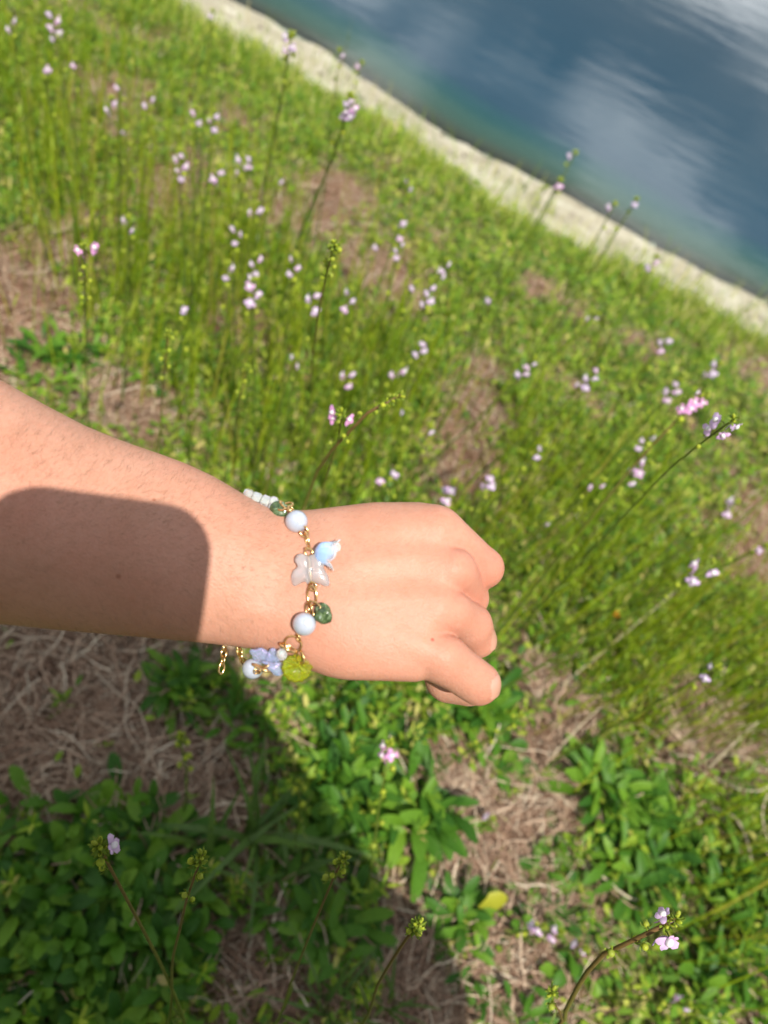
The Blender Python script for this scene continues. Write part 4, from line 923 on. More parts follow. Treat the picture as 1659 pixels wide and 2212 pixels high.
D, o = grid_eval(arm_sdf, (-400, 640, -300), (1110, 1560, 290), 5.0)
V, Q = surface_nets(D, o, 5.0)
V = relax(V, Q, 2)
red = np.zeros(len(V))
for c_, w_, k_ in ((KN_A, 45, .6), (KN_B, 45, .8), (KN_C, 45, .7), ((1050, 1225, -60), 60, .7), ((1020, 1300, -60), 50, .5), ((1035, 1375, -70), 50, .6), ((1060, 1490, 0), 50, .7), ((980, 1440, 50), 40, .3), ((600, 1390, 0), 70, .3)):
    red += k_ * np.exp(-((V - np.array(c_)) ** 2).sum(1) / w_ ** 2)
ARM_W = near_hand(V[:, 0], V[:, 1], V[:, 2])
# body in metres, coarse: it only casts the shadow and stands behind the lens
ELB = near_hand(np.array(-430.0), np.array(1005.0), np.array(0.0)) + np.array([-.02, -.01, -.01])
ELB2 = ELB + np.array([-.05, -.035, -.02])
SHL, SHR, NECK, HIP = np.array([-.10, -.25, .89]), np.array([.27, -.27, .90]), np.array([.09, -.28, .95]), np.array([.11, -.42, .42])
HEAD = np.array([.085, -.25, 1.13]); EL_R = np.array([.46, -.22, .70]); HAND_R = np.array([.055, -.03, .865])
def body_sdf(P):
    d = rcone(P, HIP, NECK + np.array([0, 0, -.12]), .14, .115); c = lambda a, b, ra, rb, k: smin(d, rcone(P, a, b, ra, rb), k)
    d = c(SHL, SHR, .058, .058, .06); d = c(NECK + np.array([0, 0, -.05]), HEAD + np.array([0, 0, -.06]), .052, .05, .03)
    d = c(HEAD + np.array([0, .01, -.03]), HEAD + np.array([0, -.02, .03]), .078, .088, .03); d = c(HEAD + np.array([0, .075, -.005]), HEAD + np.array([0, .095, -.03]), .012, .016, .015)
    d = c(HEAD + np.array([0, .04, -.09]), HEAD + np.array([0, .05, -.08]), .045, .04, .03)
    for s in (-1, 1): d = c(HEAD + np.array([s * .083, -.01, .0]), HEAD + np.array([s * .088, -.015, -.03]), .014, .01, .01)
    d = c(SHL, ELB2, .052, .043, .03); d = c(ELB2, ELB, .047, .050, .03)
    d = c(SHR, EL_R, .052, .042, .03); d = c(EL_R, HAND_R + np.array([.05, -.02, -.03]), .042, .028, .03)
    d = c(HAND_R + np.array([.05, -.02, -.03]), HAND_R + np.array([.015, -.012, .0]), .028, .032, .03)
    for k in range(4): d = c(HAND_R + np.array([.03, -.005, .02 - .02 * k]), HAND_R + np.array([-.03, -.012, .035 - .022 * k]), .0095, .008, .006)
    d = c(HAND_R + np.array([.02, -.02, .02]), HAND_R + np.array([.0, -.035, .06]), .012, .010, .01)
    for s in (-1, 1):
        kn = np.array([-.02, -.16, .075]) if s < 0 else np.array([.25, -.14, .46]); an = np.array([.0, -.56, .06]) if s < 0 else np.array([.28, -.22, .09])
        d = c(HIP + np.array([s * .08, 0, -.02]), kn, .095, .06, .04); d = c(kn, an, .055, .038, .03); d = c(an, an + np.array([0, -.12 if s < 0 else .13, -.035]), .036, .026, .02)
    return d
def shirt_sdf(P):
    d = rcone(P, HIP + np.array([.01, 0, .08]), NECK + np.array([.02, 0, -.13]), .165, .15); d = smin(d, rcone(P, SHL, SHR, .068, .068), .06)
    for a, b in ((SHL, ELB2), (SHR, EL_R)): d = smin(d, rcone(P, a, a + (b - a) * .85, .070, .072), .03)
    return d
def shorts_sdf(P):
    d = rcone(P, HIP + np.array([0, 0, .06]), HIP, .152, .156)
    for s in (-1, 1): d = smin(d, rcone(P, HIP + np.array([s * .08, 0, -.02]), HIP + ((np.array([-.02, -.16, .075]) if s < 0 else np.array([.25, -.14, .46])) - HIP) * .75, .108, .085), .04)
    return d
def hair_sdf(P):
    d = rcone(P, HEAD + np.array([0, -.03, .02]), HEAD + np.array([0, -.035, .03]), .096, .10); d = np.maximum(d, -rcone(P, HEAD + np.array([0, .11, -.04]), HEAD + np.array([0, .11, .0]), .095, .075))
    d = smin(d, rcone(P, HEAD + np.array([.075, -.02, -.02]), HEAD + np.array([.12, -.01, -.20]), .066, .055), .04)
    return smin(d, rcone(P, HEAD + np.array([0, -.075, -.01]), HEAD + np.array([0, -.12, -.26]), .075, .055), .04)
D, o = grid_eval(body_sdf, (-.5, -.8, -.01), (.68, .25, 1.30), .0085); VB, QB = surface_nets(D, o, .0085); VB = relax(VB, QB, 2)
V_, P_, _ = join_vf([(ARM_W, [Q[:, ::-1]]), (VB, [QB])])
person = thing('person', 'person with a bare left forearm and loose fist held out over the meadow', 'person', (0.11, -.4, 0))
PM = Matrix.Translation((-0.11, .4, 0))
obj('body', mesh_np('body', V_, P_, [M['skin']], attrs={'red': np.concatenate([np.clip(red, 0, 1), np.zeros(len(VB))])}), person, mat4=PM)
for nm, fn, lo, hi in (('shirt', shirt_sdf, (-.35, -.65, .3), (.6, 0, 1.05)), ('shorts', shorts_sdf, (-.25, -.65, .05), (.45, 0, .7)), ('hair', hair_sdf, (-.05, -.5, .75), (.3, 0, 1.3))):
    D, o = grid_eval(fn, lo, hi, .011); a, q = surface_nets(D, o, .011); obj(nm, mesh_np(nm, relax(a, q, 1), [q], [M[nm]]), person, mat4=PM)
def on_skin(c, dirs, off):
    c = np.asarray(c, float); t = np.arange(0, 110, .5)
    P_ = c + dirs[..., None, :] * t[:, None]; d = arm_sdf(P_.reshape(-1, 3)).reshape(P_.shape[:-1])
    ti = np.array([t[np.where(r_ < 0)[0][-1]] if (r_ < 0).any() else 40.0 for r_ in d.reshape(-1, len(t))]).reshape(d.shape[:-1])
    return c + dirs * (ti + off)[..., None]
def fingernail(c, n0, along, wa, wl, nu=9, nv=7):
    n0 = np.array(n0, float); n0 /= np.linalg.norm(n0); al = np.array(along, float); al -= n0 * (al @ n0); al /= np.linalg.norm(al); ac = np.cross(n0, al)
    G_ = np.zeros((nu, nv, 3)); off = np.zeros((nu, nv))
    for i in range(nu):
        for j in range(nv):
            u = (i / (nu - 1) * 2 - 1); v_ = (j / (nv - 1) * 2 - 1); sq = 1 - .22 * v_ * v_ * (v_ < 0)
            d = n0 + ac * math.tan(wa) * u * sq + al * math.tan(wl) * v_; G_[i, j] = d / np.linalg.norm(d); off[i, j] = 1.6 - 1.6 * abs(u) ** 3 + (1.0 if v_ > .9 else 0) - .9 * (v_ < -.9)
    Pn = on_skin(c, G_, off)
    top = near_hand(Pn[..., 0], Pn[..., 1], Pn[..., 2]).reshape(-1, 3)
    i = np.arange(nu - 1)[:, None]; j = np.arange(nv - 1)[None]; q = np.stack([i * nv + j, i * nv + j + 1, (i + 1) * nv + j + 1, (i + 1) * nv + j], -1).reshape(-1, 4)
    obj('fingernail', mesh_np('fingernail', top, [q], [M['nail']]), person, mat4=PM)
fingernail((1030, 1474, -2), (.90, .12, .36), (.45, .80, -.3), .60, .46)
fingernail((1030, 1380, -88), (.97, .02, .22), (.10, .85, -.4), .55, .52)
# fine arm hair
hp = []
r_ = np.random.default_rng(5); nh = 3600
xs_ = r_.uniform(-20, 900, nh * 2); ys_ = interp_s(xs_, TOP) + (interp_s(xs_, BOT) - interp_s(xs_, TOP)) * r_.beta(.9, 1.1, nh * 2)
keep = r_.random(nh * 2) < np.interp(xs_, [0, 560, 700, 900], [1, .75, .25, .12]); xs_, ys_ = xs_[keep], ys_[keep]
zg = np.arange(-60, 260, 4.0); Pq = np.stack([np.repeat(xs_, len(zg)), np.repeat(ys_, len(zg)), np.tile(zg, len(xs_))], -1)
dd = arm_sdf(Pq, False).reshape(len(xs_), -1); ok = (dd < 0).any(1); zi = np.array([zg[np.where(q_ < 0)[0][-1]] if k_ else 0 for q_, k_ in zip(dd, ok)])
xs_, ys_, zi = xs_[ok], ys_[ok], zi[ok]; nh = len(xs_)
base_ = np.stack([xs_, ys_, zi], -1); ang = r_.normal(0.9, .5, nh) + np.interp(ys_, [1000, 1400], [-1.9, 0.3]); ln = r_.uniform(12, 30, nh) * np.interp(xs_, [300, 700, 900], [1, .75, .5])
d1 = np.stack([np.cos(ang), np.sin(ang), r_.uniform(.15, .55, nh)], -1); d2 = d1 * np.array([1, 1, .1]); sd_ = np.stack([-np.sin(ang), np.cos(ang), np.zeros(nh)], -1)
p1 = base_ + d1 * ln[:, None] * .5; p2 = p1 + d2 * ln[:, None] * .5; w_ = .13
V = np.stack([base_ - sd_ * w_, base_ + sd_ * w_, p1 - sd_ * w_, p1 + sd_ * w_, p2], 1).reshape(-1, 3); k_ = np.arange(nh)[:, None] * 5
o_ = obj('arm_hair', mesh_np('arm_hair', near_hand(V[:, 0], V[:, 1], V[:, 2]), [k_ + np.array([0, 1, 3, 2]), k_ + np.array([2, 3, 4])], [M['arm_hair']]), person, kind='stuff', mat4=PM)

# the phone whose corner shades the forearm; its lens is the camera
M['phone'] = simple('phone case', (0.05, 0.05, 0.06), .35); M['lens_ring'] = simple('lens ring', (0.02, 0.02, 0.025), .15); M['screen'] = simple('phone glass', (0.01, 0.01, 0.012), .08)
def rrect(x0, x1, y0, y1, r, n=7):
    pts = []
    for cx, cy, a0 in ((x1 - r, y1 - r, 0), (x0 + r, y1 - r, 90), (x0 + r, y0 + r, 180), (x1 - r, y0 + r, 270)):
        for i in range(n): a = math.radians(a0 + 90 * i / (n - 1)); pts.append((cx + r * math.cos(a), cy + r * math.sin(a)))
    return np.array(pts)
def slab(name, pts, z0, z1, mat, parent, bev=.0012):
    n = len(pts); c = pts.mean(0); ins = c + (pts - c) * (1 - bev / .04); L3 = [(ins, z0), (pts, z0 - bev if z1 < z0 else z0 + bev), (pts, z1 + bev if z1 < z0 else z1 - bev), (ins, z1)]
    V = np.vstack([np.concatenate([p, np.full((n, 1), z)], 1) for p, z in L3]); j = np.arange(n); j2 = (j + 1) % n
    Qs = np.vstack([np.stack([k * n + j, k * n + j2, (k + 1) * n + j2, (k + 1) * n + j], 1) for k in range(3)])
    ca, sa = math.cos(math.radians(-7)), math.sin(math.radians(-7)); xr, yr = V[:, :1] * ca - V[:, 1:2] * sa, V[:, :1] * sa + V[:, 1:2] * ca
    W_ = CAM + xr * XC + yr * YC + V[:, 2:] * FW
    return obj(name, mesh_np(name, W_, [Qs, j[None], (3 * n + j)[None]], [mat], smooth=False), parent)
phone = thing('phone', 'dark phone held up in the right hand, its round corner shading the forearm', 'phone')
slab('case', rrect(-.0575, .0210, -.130, .0205, .018), -.0022, -.0105, M['phone'], phone)
slab('screen', rrect(-.055, .018, -.1245, .019, .011), -.0104, -.0112, M['screen'], phone, .0002)
for cx_, cy_ in ((-.0, -.021), (-.018, -.011)): slab('lens', rrect(cx_ - .006, cx_ + .006, cy_ - .006, cy_ + .006, .0059), -.0005, -.003, M['lens_ring'], phone, .0004)
# ------------------------------------------------------------------ charm bracelet (wrist coordinates: picture plane of the hand, relief towards the lens)
def glassy(name, col, rough=.03, trans=1.0, film=0.0, ior=1.5, sss=0.0, **kw):
    mt, nt, out = material(name)
    a = noise(nt, 260, 3); c = mixc(nt, .25, tuple(col), ramp(nt, [(.3, (.82, .85, .9)), (.7, (1.06, 1.05, 1.03))], a.outputs['Fac']).outputs[0], 'MULTIPLY')
    p = principled(nt, Base_Color=c, Roughness=rough, IOR=ior, Transmission_Weight=trans, **kw)
    if sss: p.inputs['Subsurface Weight'].default_value = sss; p.inputs['Subsurface Radius'].default_value = (1, 1, 1); p.inputs['Subsurface Scale'].default_value = .004
    if film and 'Thin Film Thickness' in p.inputs: p.inputs['Thin Film Thickness'].default_value = film; p.inputs['Thin Film IOR'].default_value = 1.9
    nt.links.new(p.outputs[0], out.inputs[0]); return mt
M['milky'] = glassy('milky stone', (0.40, 0.43, 0.50), .10, .0, sss=.5, Coat_Weight=1.0, Coat_Roughness=.04)
M['gold'] = glassy('gold wire', (0.86, 0.56, 0.25), .17, 0.0, Metallic=1.0)
M['frost'] = glassy('frosted glass', (0.93, 0.93, 0.96), .28, .80, 0, 1.3, sss=.3, Coat_Weight=.7, Coat_Roughness=.08)
M['crystal'] = glassy('clear crystal', (0.95, 0.95, 0.95), .03, .68, 330, 1.55)
M['blue_glass'] = glassy('blue glass', (0.58, 0.68, 0.96), .05, .70, 430, 1.5)
M['lime_glass'] = glassy('lime glass', (0.78, 0.83, 0.05), .02, .87, 0, 1.47)
def mat_bell():
    mt, nt, out = material('bell glass'); at_ = nt.nodes.new('ShaderNodeAttribute'); at_.attribute_name = 't'
    c = ramp(nt, [(0.0, (0.26, 0.45, 0.80)), (0.55, (0.38, 0.56, 0.86)), (0.78, (0.62, 0.74, 0.93)), (1, (0.90, 0.90, 0.96))], at_.outputs['Fac']).outputs[0]
    tr = ramp(nt, [(0.0, (.10,) * 3), (0.6, (.25,) * 3), (0.9, (.65,) * 3)], at_.outputs['Fac']).outputs[0]
    p = principled(nt, Base_Color=c, Roughness=.09, IOR=1.45, Transmission_Weight=tr); nt.links.new(p.outputs[0], out.inputs[0]); return mt
M['bell'] = mat_bell()
def mat_chip():
    mt, nt, out = material('green stone'); a = noise(nt, 260, 5, .65, dist=2.0)
    c = ramp(nt, [(.32, (.018, .035, .02)), (.48, (.05, .085, .03)), (.58, (.10, .15, .06)), (.68, (.30, .36, .30))], a.outputs['Fac']).outputs[0]
    p = principled(nt, Base_Color=c, Roughness=.2, Specular_IOR_Level=.6); nt.links.new(p.outputs[0], out.inputs[0]); return mt
M['chip'] = mat_chip()
def c2(x, y): return x * .24417 + 486.0, y * .24417 + 999.07
_bo = near_hand(np.array(655.), np.array(1250.), np.array(0.))
bracelet = thing('charm_bracelet', 'gold charm bracelet with milky beads, glass butterflies, bell flower and leaf on the wrist', 'bracelet', _bo)
def bpart(name, V, polys, mat, parent=None, label=None, smooth=True, attrs=None):
    V = np.asarray(V, float); Wd = near_hand(V[:, 0], V[:, 1], V[:, 2]) - _bo
    return obj(name, mesh_np(name, Wd, [np.asarray(p)[:, ::-1] for p in polys], [M[mat]], smooth, attrs), parent or bracelet, label=label)
def ring(c, e1, e2, r1, r2, w, name='link', parent=None, n=22):
    e1 = np.asarray(e1, float); e1 /= np.linalg.norm(e1); e2 = np.asarray(e2, float); e2 -= e1 * (e2 @ e1); e2 /= np.linalg.norm(e2)
    th = np.linspace(0, 2 * math.pi, n, endpoint=False); P_ = np.asarray(c, float) + np.outer(np.cos(th) * r1, e1) + np.outer(np.sin(th) * r2, e2)
    V, pl = tube_vf(P_, w, 8, True); return bpart(name, V, pl, 'gold', parent)
def sk(px, py, off): 
    z = skin_z(px, py); return np.array([px, py, (z if z is not None else 0) + off])
def bead(c, r, lab=None):
    V, pl = ball_vf(c, r, 28, 18); return bpart('bead', V, pl, 'milky', label=lab)
Xa, Ya, Za = np.eye(3)
# the chain over the back of the wrist
b1 = sk(640.5, 1126, 20); bd1 = bead(b1, 24.5)
b2 = sk(657.6, 1348.5, 23); bd2 = bead(b2, 25.6)
p = np.array([*c2(697, 622), 0]); p[2] = sk(p[0], p[1], 11)[2]; ring(p + [0, -3, 3], (.45, 1, -.1), (1, -.45, .3), 13, 9, 2.5, 'eye_loop', bd1)
p = np.array([*c2(726, 690), 0]); p[2] = sk(p[0], p[1], 10)[2]; ring(p, (.18, 1, 0), (.35, 0, 1), 19, 9, 2.6)
p = np.array([*c2(742, 797), 0]); p[2] = sk(p[0], p[1], 10)[2]; e1p = p.copy(); ring(p, (.2, 1, 0), (1, -.2, .15), 10, 8, 2.4, 'eye_loop')
p = np.array([*c2(738, 762), 0]); p[2] = e1p[2] + 3; ring(p, (1, .1, .1), (0, .4, 1), 7, 6, 1.8, 'jump_ring')
p = np.array([*c2(775, 1097), 0]); p[2] = sk(p[0], p[1], 10)[2]; ring(p, (.3, 1, 0), (1, -.2, .3), 9.5, 8, 2.4, 'eye_loop')
p = np.array([*c2(770, 1180), 0]); p[2] = sk(p[0], p[1], 8)[2]; ring(p, (.05, 1, 0), (1, 0, .35), 21, 10.5, 2.7)
p = np.array([*c2(752, 1290), 0]); p[2] = sk(p[0], p[1], 8)[2]; ring(p, (.05, 1, 0), (.5, 0, 1), 12, 7, 2.3); ring(p + [2, 14, 1], (0, 1, .1), (1, 0, .4), 10, 6, 2.2, 'eye_loop', bd2)
p = np.array([*c2(782, 1302), 0]); p[2] = sk(p[0], p[1], 14)[2]; jr = p; ring(p, (.75, .65, .25), (-.5, .75, -.35), 20, 17, 2.4, 'jump_ring')
# butterfly of frosted glass
def pillow(outline, c, T, axes=None, levels=(1, .965, .88, .7, .48, .24), wave=None, back=1.0):
    """closed body of thickness T with rounded rim; outline in local px"""
    O = np.asarray(outline, float); n = len(O); ang = np.arctan2(O[:, 1], O[:, 0]); axes = np.eye(3) if axes is None else axes
    h = lambda s: math.sqrt(max(0, 1 - s ** 3.2))
    lv = [(s, +1) for s in levels[::-1]] + [(s, -1) for s in levels[1:]]; V = [np.array([[0, 0, T * .5 * h(0)]])]
    for s, sg in lv:
        w = 1.0 if wave is None else wave(ang, s, O * s); V.append(np.concatenate([O * s, (sg * T * .5 * h(s) * np.ones(n) * w * (back if sg < 0 else 1))[:, None]], 1))
    V.append(np.array([[0, 0, -T * .5 * back]])); V = np.vstack(V); j = np.arange(n); j2 = (j + 1) % n
    tri0 = np.stack([np.zeros(n, int), 1 + j, 1 + j2], 1); Q_ = np.vstack([np.stack([1 + k * n + j, 1 + (k + 1) * n + j, 1 + (k + 1) * n + j2, 1 + k * n + j2], 1) for k in range(len(lv) - 1)])
    last = len(V) - 1; o_ = 1 + (len(lv) - 1) * n; tri1 = np.stack([np.full(n, last), o_ + j2, o_ + j], 1)
    return np.asarray(c) + V @ np.asarray(axes), [tri0, Q_, tri1]
def closed_curve(pts, n=56):
    P_ = np.asarray(pts, float); P_ = np.vstack([P_[-2:], P_, P_[:3]]); k = len(pts); out = []
    for i in range(n):
        u = i / n * k; a = int(u); f = u - a; p0, p1, p2, p3 = P_[a + 1], P_[a + 2], P_[a + 3], P_[a + 4]
        out.append(.5 * (2 * p1 + (p2 - p0) * f + (2 * p0 - 5 * p1 + 4 * p2 - p3) * f * f + (3 * p1 - p0 - 3 * p2 + p3) * f ** 3))
    return np.array(out)
bo = [(680, 806), (738, 826), (800, 806), (862, 822), (888, 880), (872, 930), (912, 1000), (926, 1070), (900, 1098), (820, 1072), (768, 1062), (738, 1080), (700, 1055), (612, 1095), (586, 1035), (600, 965), (642, 922), (620, 872), (636, 824)]
bc = c2(752, 960); O = closed_curve([(np.array(c2(*q)) - bc) for q in bo]); bz = sk(*bc, 13)
wv = lambda ang, s, xy: .62 + .5 * np.clip(1 - np.exp(-(xy[:, 0] / 7.0) ** 2), 0, 1) - .3 * np.exp(-((xy[:, 1] - 2 - .1 * np.abs(xy[:, 0])) / 4.0) ** 2) * s
V, pl = pillow(O, bz, 15, wave=wv); bf = bpart('butterfly_bead', V, pl, 'frost')
V, pl = tube_vf(bz + lerp_path([(-3, -33, 4), (-1, -10, 8.5), (0, 8, 8.5), (2, 24, 3)], 9), [2.0, 4.5, 4.5, 5, 5.5, 5, 4.5, 3.5, 2], 8); bpart('body', V, pl, 'frost', bf)
V, pl = tube_vf(bz + lerp_path([(-3, -36, 6), (0, 0, 5), (4, 33, 6)], 6), 1.4, 6); bpart('pin', V, pl, 'gold', bf)
# bell flower
def bell():
    ap = np.array([*c2(790, 783), 0]); ap[2] = sk(ap[0], ap[1], 24)[2]; ax = np.array([.965, .20, .10]); ax /= np.linalg.norm(ax); u = np.array([.2, -.97, .0]); u -= ax * (u @ ax); u /= np.linalg.norm(u); w = np.cross(ax, u)
    n = 60; ph = np.linspace(0, 2 * math.pi, n, endpoint=False); lob = np.abs(np.cos(2.5 * ph + .5)) ** .55
    ts = [0, .04, .12, .25, .40, .55, .68, .80, .90, 1.0]; rr = [.03, .22, .44, .60, .67, .70, .74, .82, .90, .98]
    V, T_ = [], []
    for side in (0, 1):
        rng = list(range(len(ts))); rng = rng if side == 0 else rng[::-1]
        for k in rng:
            t, r = ts[k], rr[k] * 36; f = max(0, (t - .45) / .55)
            L_ = 52 * (t - (1 - lob) * .30 * f ** 1.3) + (3.2 if side and k < 3 else 0); R_ = (r * (1 + .05 * f * (lob - .5)) * (1 + .05 * np.cos(5 * ph + .6)) - (2.6 * (1 - .5 * f) if side else 0)); R_ = np.maximum(R_, .4)
            V.append(ap + np.outer(L_ * np.ones(n), ax) + np.outer(R_ * np.cos(ph), u) + np.outer(R_ * np.sin(ph), w)); T_.append(np.full(n, t) * (1 - .25 * (1 - lob) * 0))
    V = np.vstack(V); T_ = np.concatenate(T_); m_ = 2 * len(ts); j = np.arange(n); j2 = (j + 1) % n
    Q_ = np.vstack([np.stack([k * n + j, ((k + 1) % m_) * n + j, ((k + 1) % m_) * n + j2, k * n + j2], 1) for k in range(m_)])
    o_ = bpart('bell_flower', V, [Q_], 'bell', attrs={'t': T_})
    V, pl = tube_vf(lerp_path([ap - ax * 12 + [0, -1, 2], ap - ax * 4, ap + ax * 14], 5), 1.5, 6); bpart('pin', V, pl, 'gold', o_)
    V, pl = ball_vf(ap + ax * 16, 3.2, 8, 6); bpart('stamen', V, pl, 'gold', o_)
bell()
# green stone chips
def chip(c, r, sq, R, seed):
    q = np.random.default_rng(seed); V, pl = ball_vf((0, 0, 0), 1, 16, 11); k = q.normal(0, 1, (5, 3)); f = 1 + .09 * np.sin(V @ k.T * 2.1 + q.uniform(0, 6, 5)).sum(1) / 1.8
    V = np.sign(V) * np.abs(V) ** np.array([1, 1, .8]) * f[:, None] * np.array(sq) * r; return bpart('stone_chip', np.asarray(c) + V @ np.asarray(R).T, pl, 'chip')
p = np.array([*c2(863, 1345), 0]); p[2] = sk(p[0], p[1], 15)[2]; chip(p + [2, 3, 5], 19, (1, .95, .5), frame((-.25, .35, 1)), 3); chip(p + [1, -9, -4], 17, (1.02, .9, .5), frame((.2, -.2, 1)), 4)
p = np.array([*c2(478, 420), 0]); p[2] = sk(p[0], p[1], 17)[2]; chp = p; chip(p, 20.5, (.98, 1.0, .42), frame((-.25, -.15, 1)), 8)
ring(p + [14, -8, 10], (1, -.35, .3), (.2, .5, 1), 17, 11, 2.6, 'jump_ring'); ring(p + [16, -5, 4], (.75, .75, -.1), (-.2, .3, 1), 20, 8, 2.5)
p = np.array([*c2(583, 412), 0]); p[2] = b1[2]; ring(p, (.6, .8, 0), (-.5, .4, 1), 8, 6, 2.3, 'eye_loop', bd1)
# clear spacers at the top edge
V, pl = ball_vf((591, 1083, chp[2] - 16), 11.5, 14, 10); bpart('bead', V, pl, 'crystal', label='small clear round bead')
ax = np.array([.915, .37, .16]); ax /= np.linalg.norm(ax); R0 = np.stack([ax, *(lambda a: (a, np.cross(ax, a)))(np.array([-.39, .92, 0]))], 0)
def facet(c, hx, hr, rot, name='spacer_bead'):
    V = []
    for x_, r_ in ((-hx, hr * .78), (-hx * .62, hr), (hx * .62, hr), (hx, hr * .78)):
        for k in range(8): a = rot + k * math.pi / 4; V.append((x_, r_ * math.cos(a) * (1.06 if k % 2 else .96), r_ * math.sin(a) * (1.06 if k % 2 else .96)))
    V = np.array(V) @ R0; j = np.arange(8); j2 = (j + 1) % 8; Q_ = np.vstack([np.stack([k * 8 + j, k * 8 + j2, (k + 1) * 8 + j2, (k + 1) * 8 + j], 1) for k in range(3)])
    return bpart(name, np.asarray(c) + V, [Q_, j[None, ::-1], (24 + j)[None]], 'crystal', smooth=False)
cz = chp[2] - 20
for k in range(3): facet(np.array([536, 1067, cz - 8]) + ax * (k * 20.5) + [0, 1, 0], 9.6, 12.5 + .6 * k, .2 * k)
facet(np.array([587, 1095, cz + 4]), 6, 9, .3)
# charms on the thumb side
q = lambda x, y, z: np.array([*c2(x, y), z])
zr = sk(632, 1385, 9)[2]
ring(q(648, 1552, zr + 6), (.25, 1, -.3), (.7, 0, 1), 9, 6, 2.4, 'eye_loop', bd2)
ring(q(604, 1602, zr - 4), (.85, .5, .1), (-.5, .8, -.25), 19, 15.5, 2.7, 'jump_ring'); ring(q(562, 1640, zr - 6), (1, .45, -.2), (.1, .5, .9), 20, 12, 2.9, 'jump_ring')
ring(q(668, 1722, zr - 12), (.25, 1, .1), (.7, -.1, .7), 16, 9, 2.8, 'jump_ring')
fb = q(503, 1697, zr - 18); V = []
def icos(c, r, sc=(1, 1.12, 1)):
    V, pl = ball_vf((0, 0, 0), 1, 9, 6); return np.asarray(c) + V * np.array(sc) * r, pl
V, pl = icos(fb, 12.6); bpart('facet_bead', V, pl, 'crystal', smooth=False)
ring(q(548, 1655, zr - 16), (1, .1, .2), (0, 1, .5), 8, 5, 1.9, 'eye_loop')
# lime leaf
th = np.linspace(0, 2 * math.pi, 72, endpoint=False); lr = 1 + .035 * np.cos(15 * th) + .14 * np.cos(th - 1.9) - .05 * np.cos(2 * th) + .05 * np.cos(3 * th - 1.2)
O = np.stack([31 * lr * np.cos(th), 35 * lr * np.sin(th)], 1)
vein = lambda ang, s, xy: 1 + .28 * np.cos((xy[:, 1] - .8 * np.abs(xy[:, 0] + .35 * xy[:, 1])) * .42) * s - .4 * np.exp(-((xy[:, 0] + .35 * xy[:, 1]) / 3.0) ** 2)
lc = q(662, 1805, zr - 22); V, pl = pillow(O, lc, 15, frame((.18, -.12, 1)).T, wave=vein, back=.6); lf = bpart('leaf_charm', V, pl, 'lime_glass')
V, pl = tube_vf(lc + lerp_path([(-4, -26, 7), (0, 0, 10), (8, 28, 6)], 7), [2.6, 2.4, 2.2, 2, 1.8, 1.5, 1], 6); bpart('vein', V, pl, 'lime_glass', lf)
for s, y0 in ((-1, -10), (1, -8), (-1, 4), (1, 6)):
    V, pl = tube_vf(lc + lerp_path([(y0 * .15, y0, 9), (s * 12, y0 + 9, 8), (s * 23, y0 + 15, 4)], 5), [1.8, 1.7, 1.5, 1.2, .8], 5); bpart('vein', V, pl, 'lime_glass', lf)
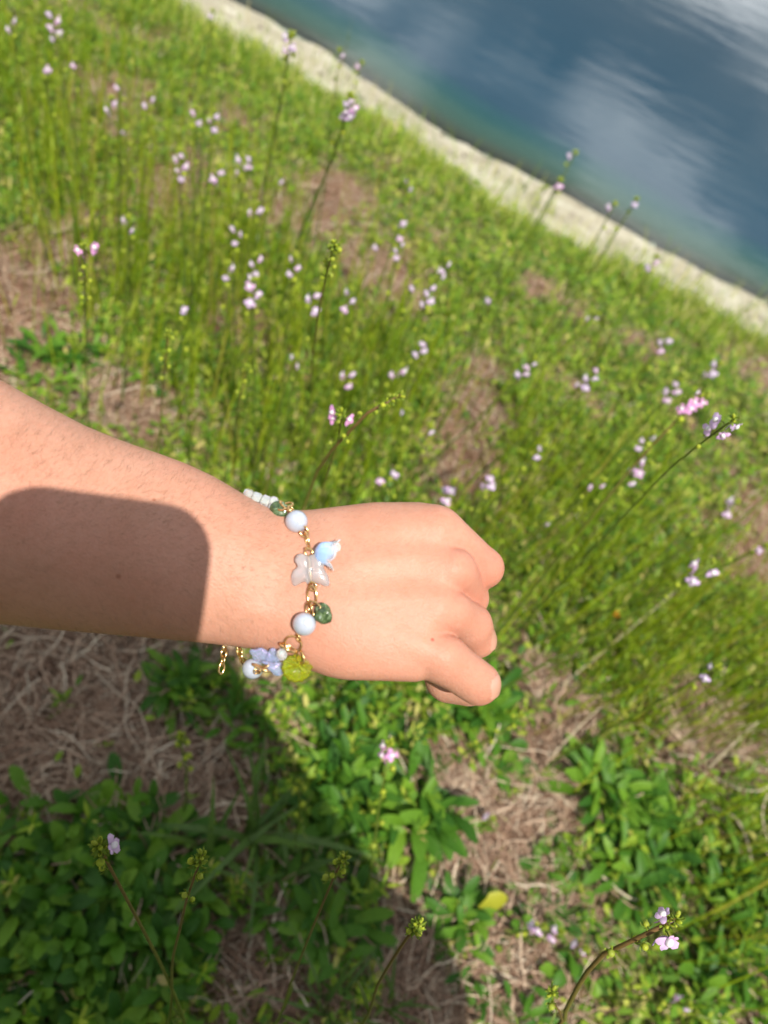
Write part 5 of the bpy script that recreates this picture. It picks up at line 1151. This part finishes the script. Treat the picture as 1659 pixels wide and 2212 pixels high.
# blue butterfly of glass
def wing(c, a, b, rot, lobes, tilt):
    th = np.linspace(0, 2 * math.pi, 60, endpoint=False); r = 1 + .10 * np.cos(lobes * th) + .06 * np.cos(2 * th + 1); O = np.stack([a * r * np.cos(th), b * r * np.sin(th)], 1); cr, sr = math.cos(rot), math.sin(rot); O = O @ np.array([[cr, sr], [-sr, cr]])
    V, pl = pillow(O, c, 13, frame(tilt).T, wave=lambda ang, s, xy: 1 + .30 * np.cos(xy[:, 0] * .75 + xy[:, 1] * .2) * s, back=.7); return V, pl
V, pl = wing(q(330, 1712, zr - 44), 27, 17, .12, 5, (-.1, .3, 1)); bb = bpart('blue_butterfly', V, pl, 'blue_glass')
V, pl = wing(q(425, 1720, zr - 40), 15, 20, .2, 3, (.2, .3, 1)); bpart('wing', V, pl, 'blue_glass', bb)
V, pl = wing(q(466, 1825, zr - 36), 14, 22, -.35, 4, (.2, .1, 1)); bpart('wing', V, pl, 'blue_glass', bb)
V, pl = tube_vf(lerp_path([q(320, 1760, zr - 36), q(380, 1775, zr - 32), q(440, 1790, zr - 30)], 6), [2, 3.5, 4, 4, 3.5, 2], 7); bpart('body', V, pl, 'blue_glass', bb)
# third bead and the end of the chain under the wrist
b3 = q(243, 1825, zr - 62); bd3 = bead(b3, 22.8, 'milky bead hanging below the wrist, hole towards the lens')
V, pl = tube_vf(np.array([b3 + [6, 5, 20], b3 + [7, 6, 26]]), 4, 8); ring(b3 + [7, 6, 22.4], (1, .1, -.2), (.1, 1, -.2), 5, 5, 1.6, 'eye_loop', bd3)
ring(q(318, 1815, zr - 36), (1, .42, .15), (.1, .4, 1), 20, 8, 2.8); ring(q(292, 1832, zr - 34), (.25, 1, .2), (1, -.1, .4), 9, 6, 2.2); ring(q(345, 1818, zr - 36), (.8, -.6, .1), (.3, .4, 1), 15, 5, 2.1)
def curb(pts, n, r1, r2, w, name='chain_link'):
    P_ = lerp_path(pts, n + 1)
    for k in range(n):
        d = P_[k + 1] - P_[k]; c_ = (P_[k] + P_[k + 1]) / 2; s_ = np.cross(d, (0, 0, 1)); s_ /= np.linalg.norm(s_) + 1e-9
        e = s_ * (.85 if k % 2 else .45) + np.array([0, 0, 1]) * (.5 if k % 2 else .9) * (1 if k % 3 else -1); ring(c_, d, e, np.linalg.norm(d) * .66 + w * .6, r2, w, name, n=16)
curb([(487, 1388, -30), (484, 1406, -24), (482, 1424, -20), (477, 1452, -18)], 4, 9, 6.5, 2.2)
curb([(512, 1392, -40), (518, 1408, -34), (522, 1426, -34), (541, 1436, -40)], 5, 8, 6, 2.3)
und = [(512, 1392, -40), (514, 1380, -88), (518, 1320, -120), (522, 1240, -124), (524, 1150, -118), (528, 1085, -80), (532, 1066, cz - 12)]
curb(und, 26, 9, 5.5, 2.0)
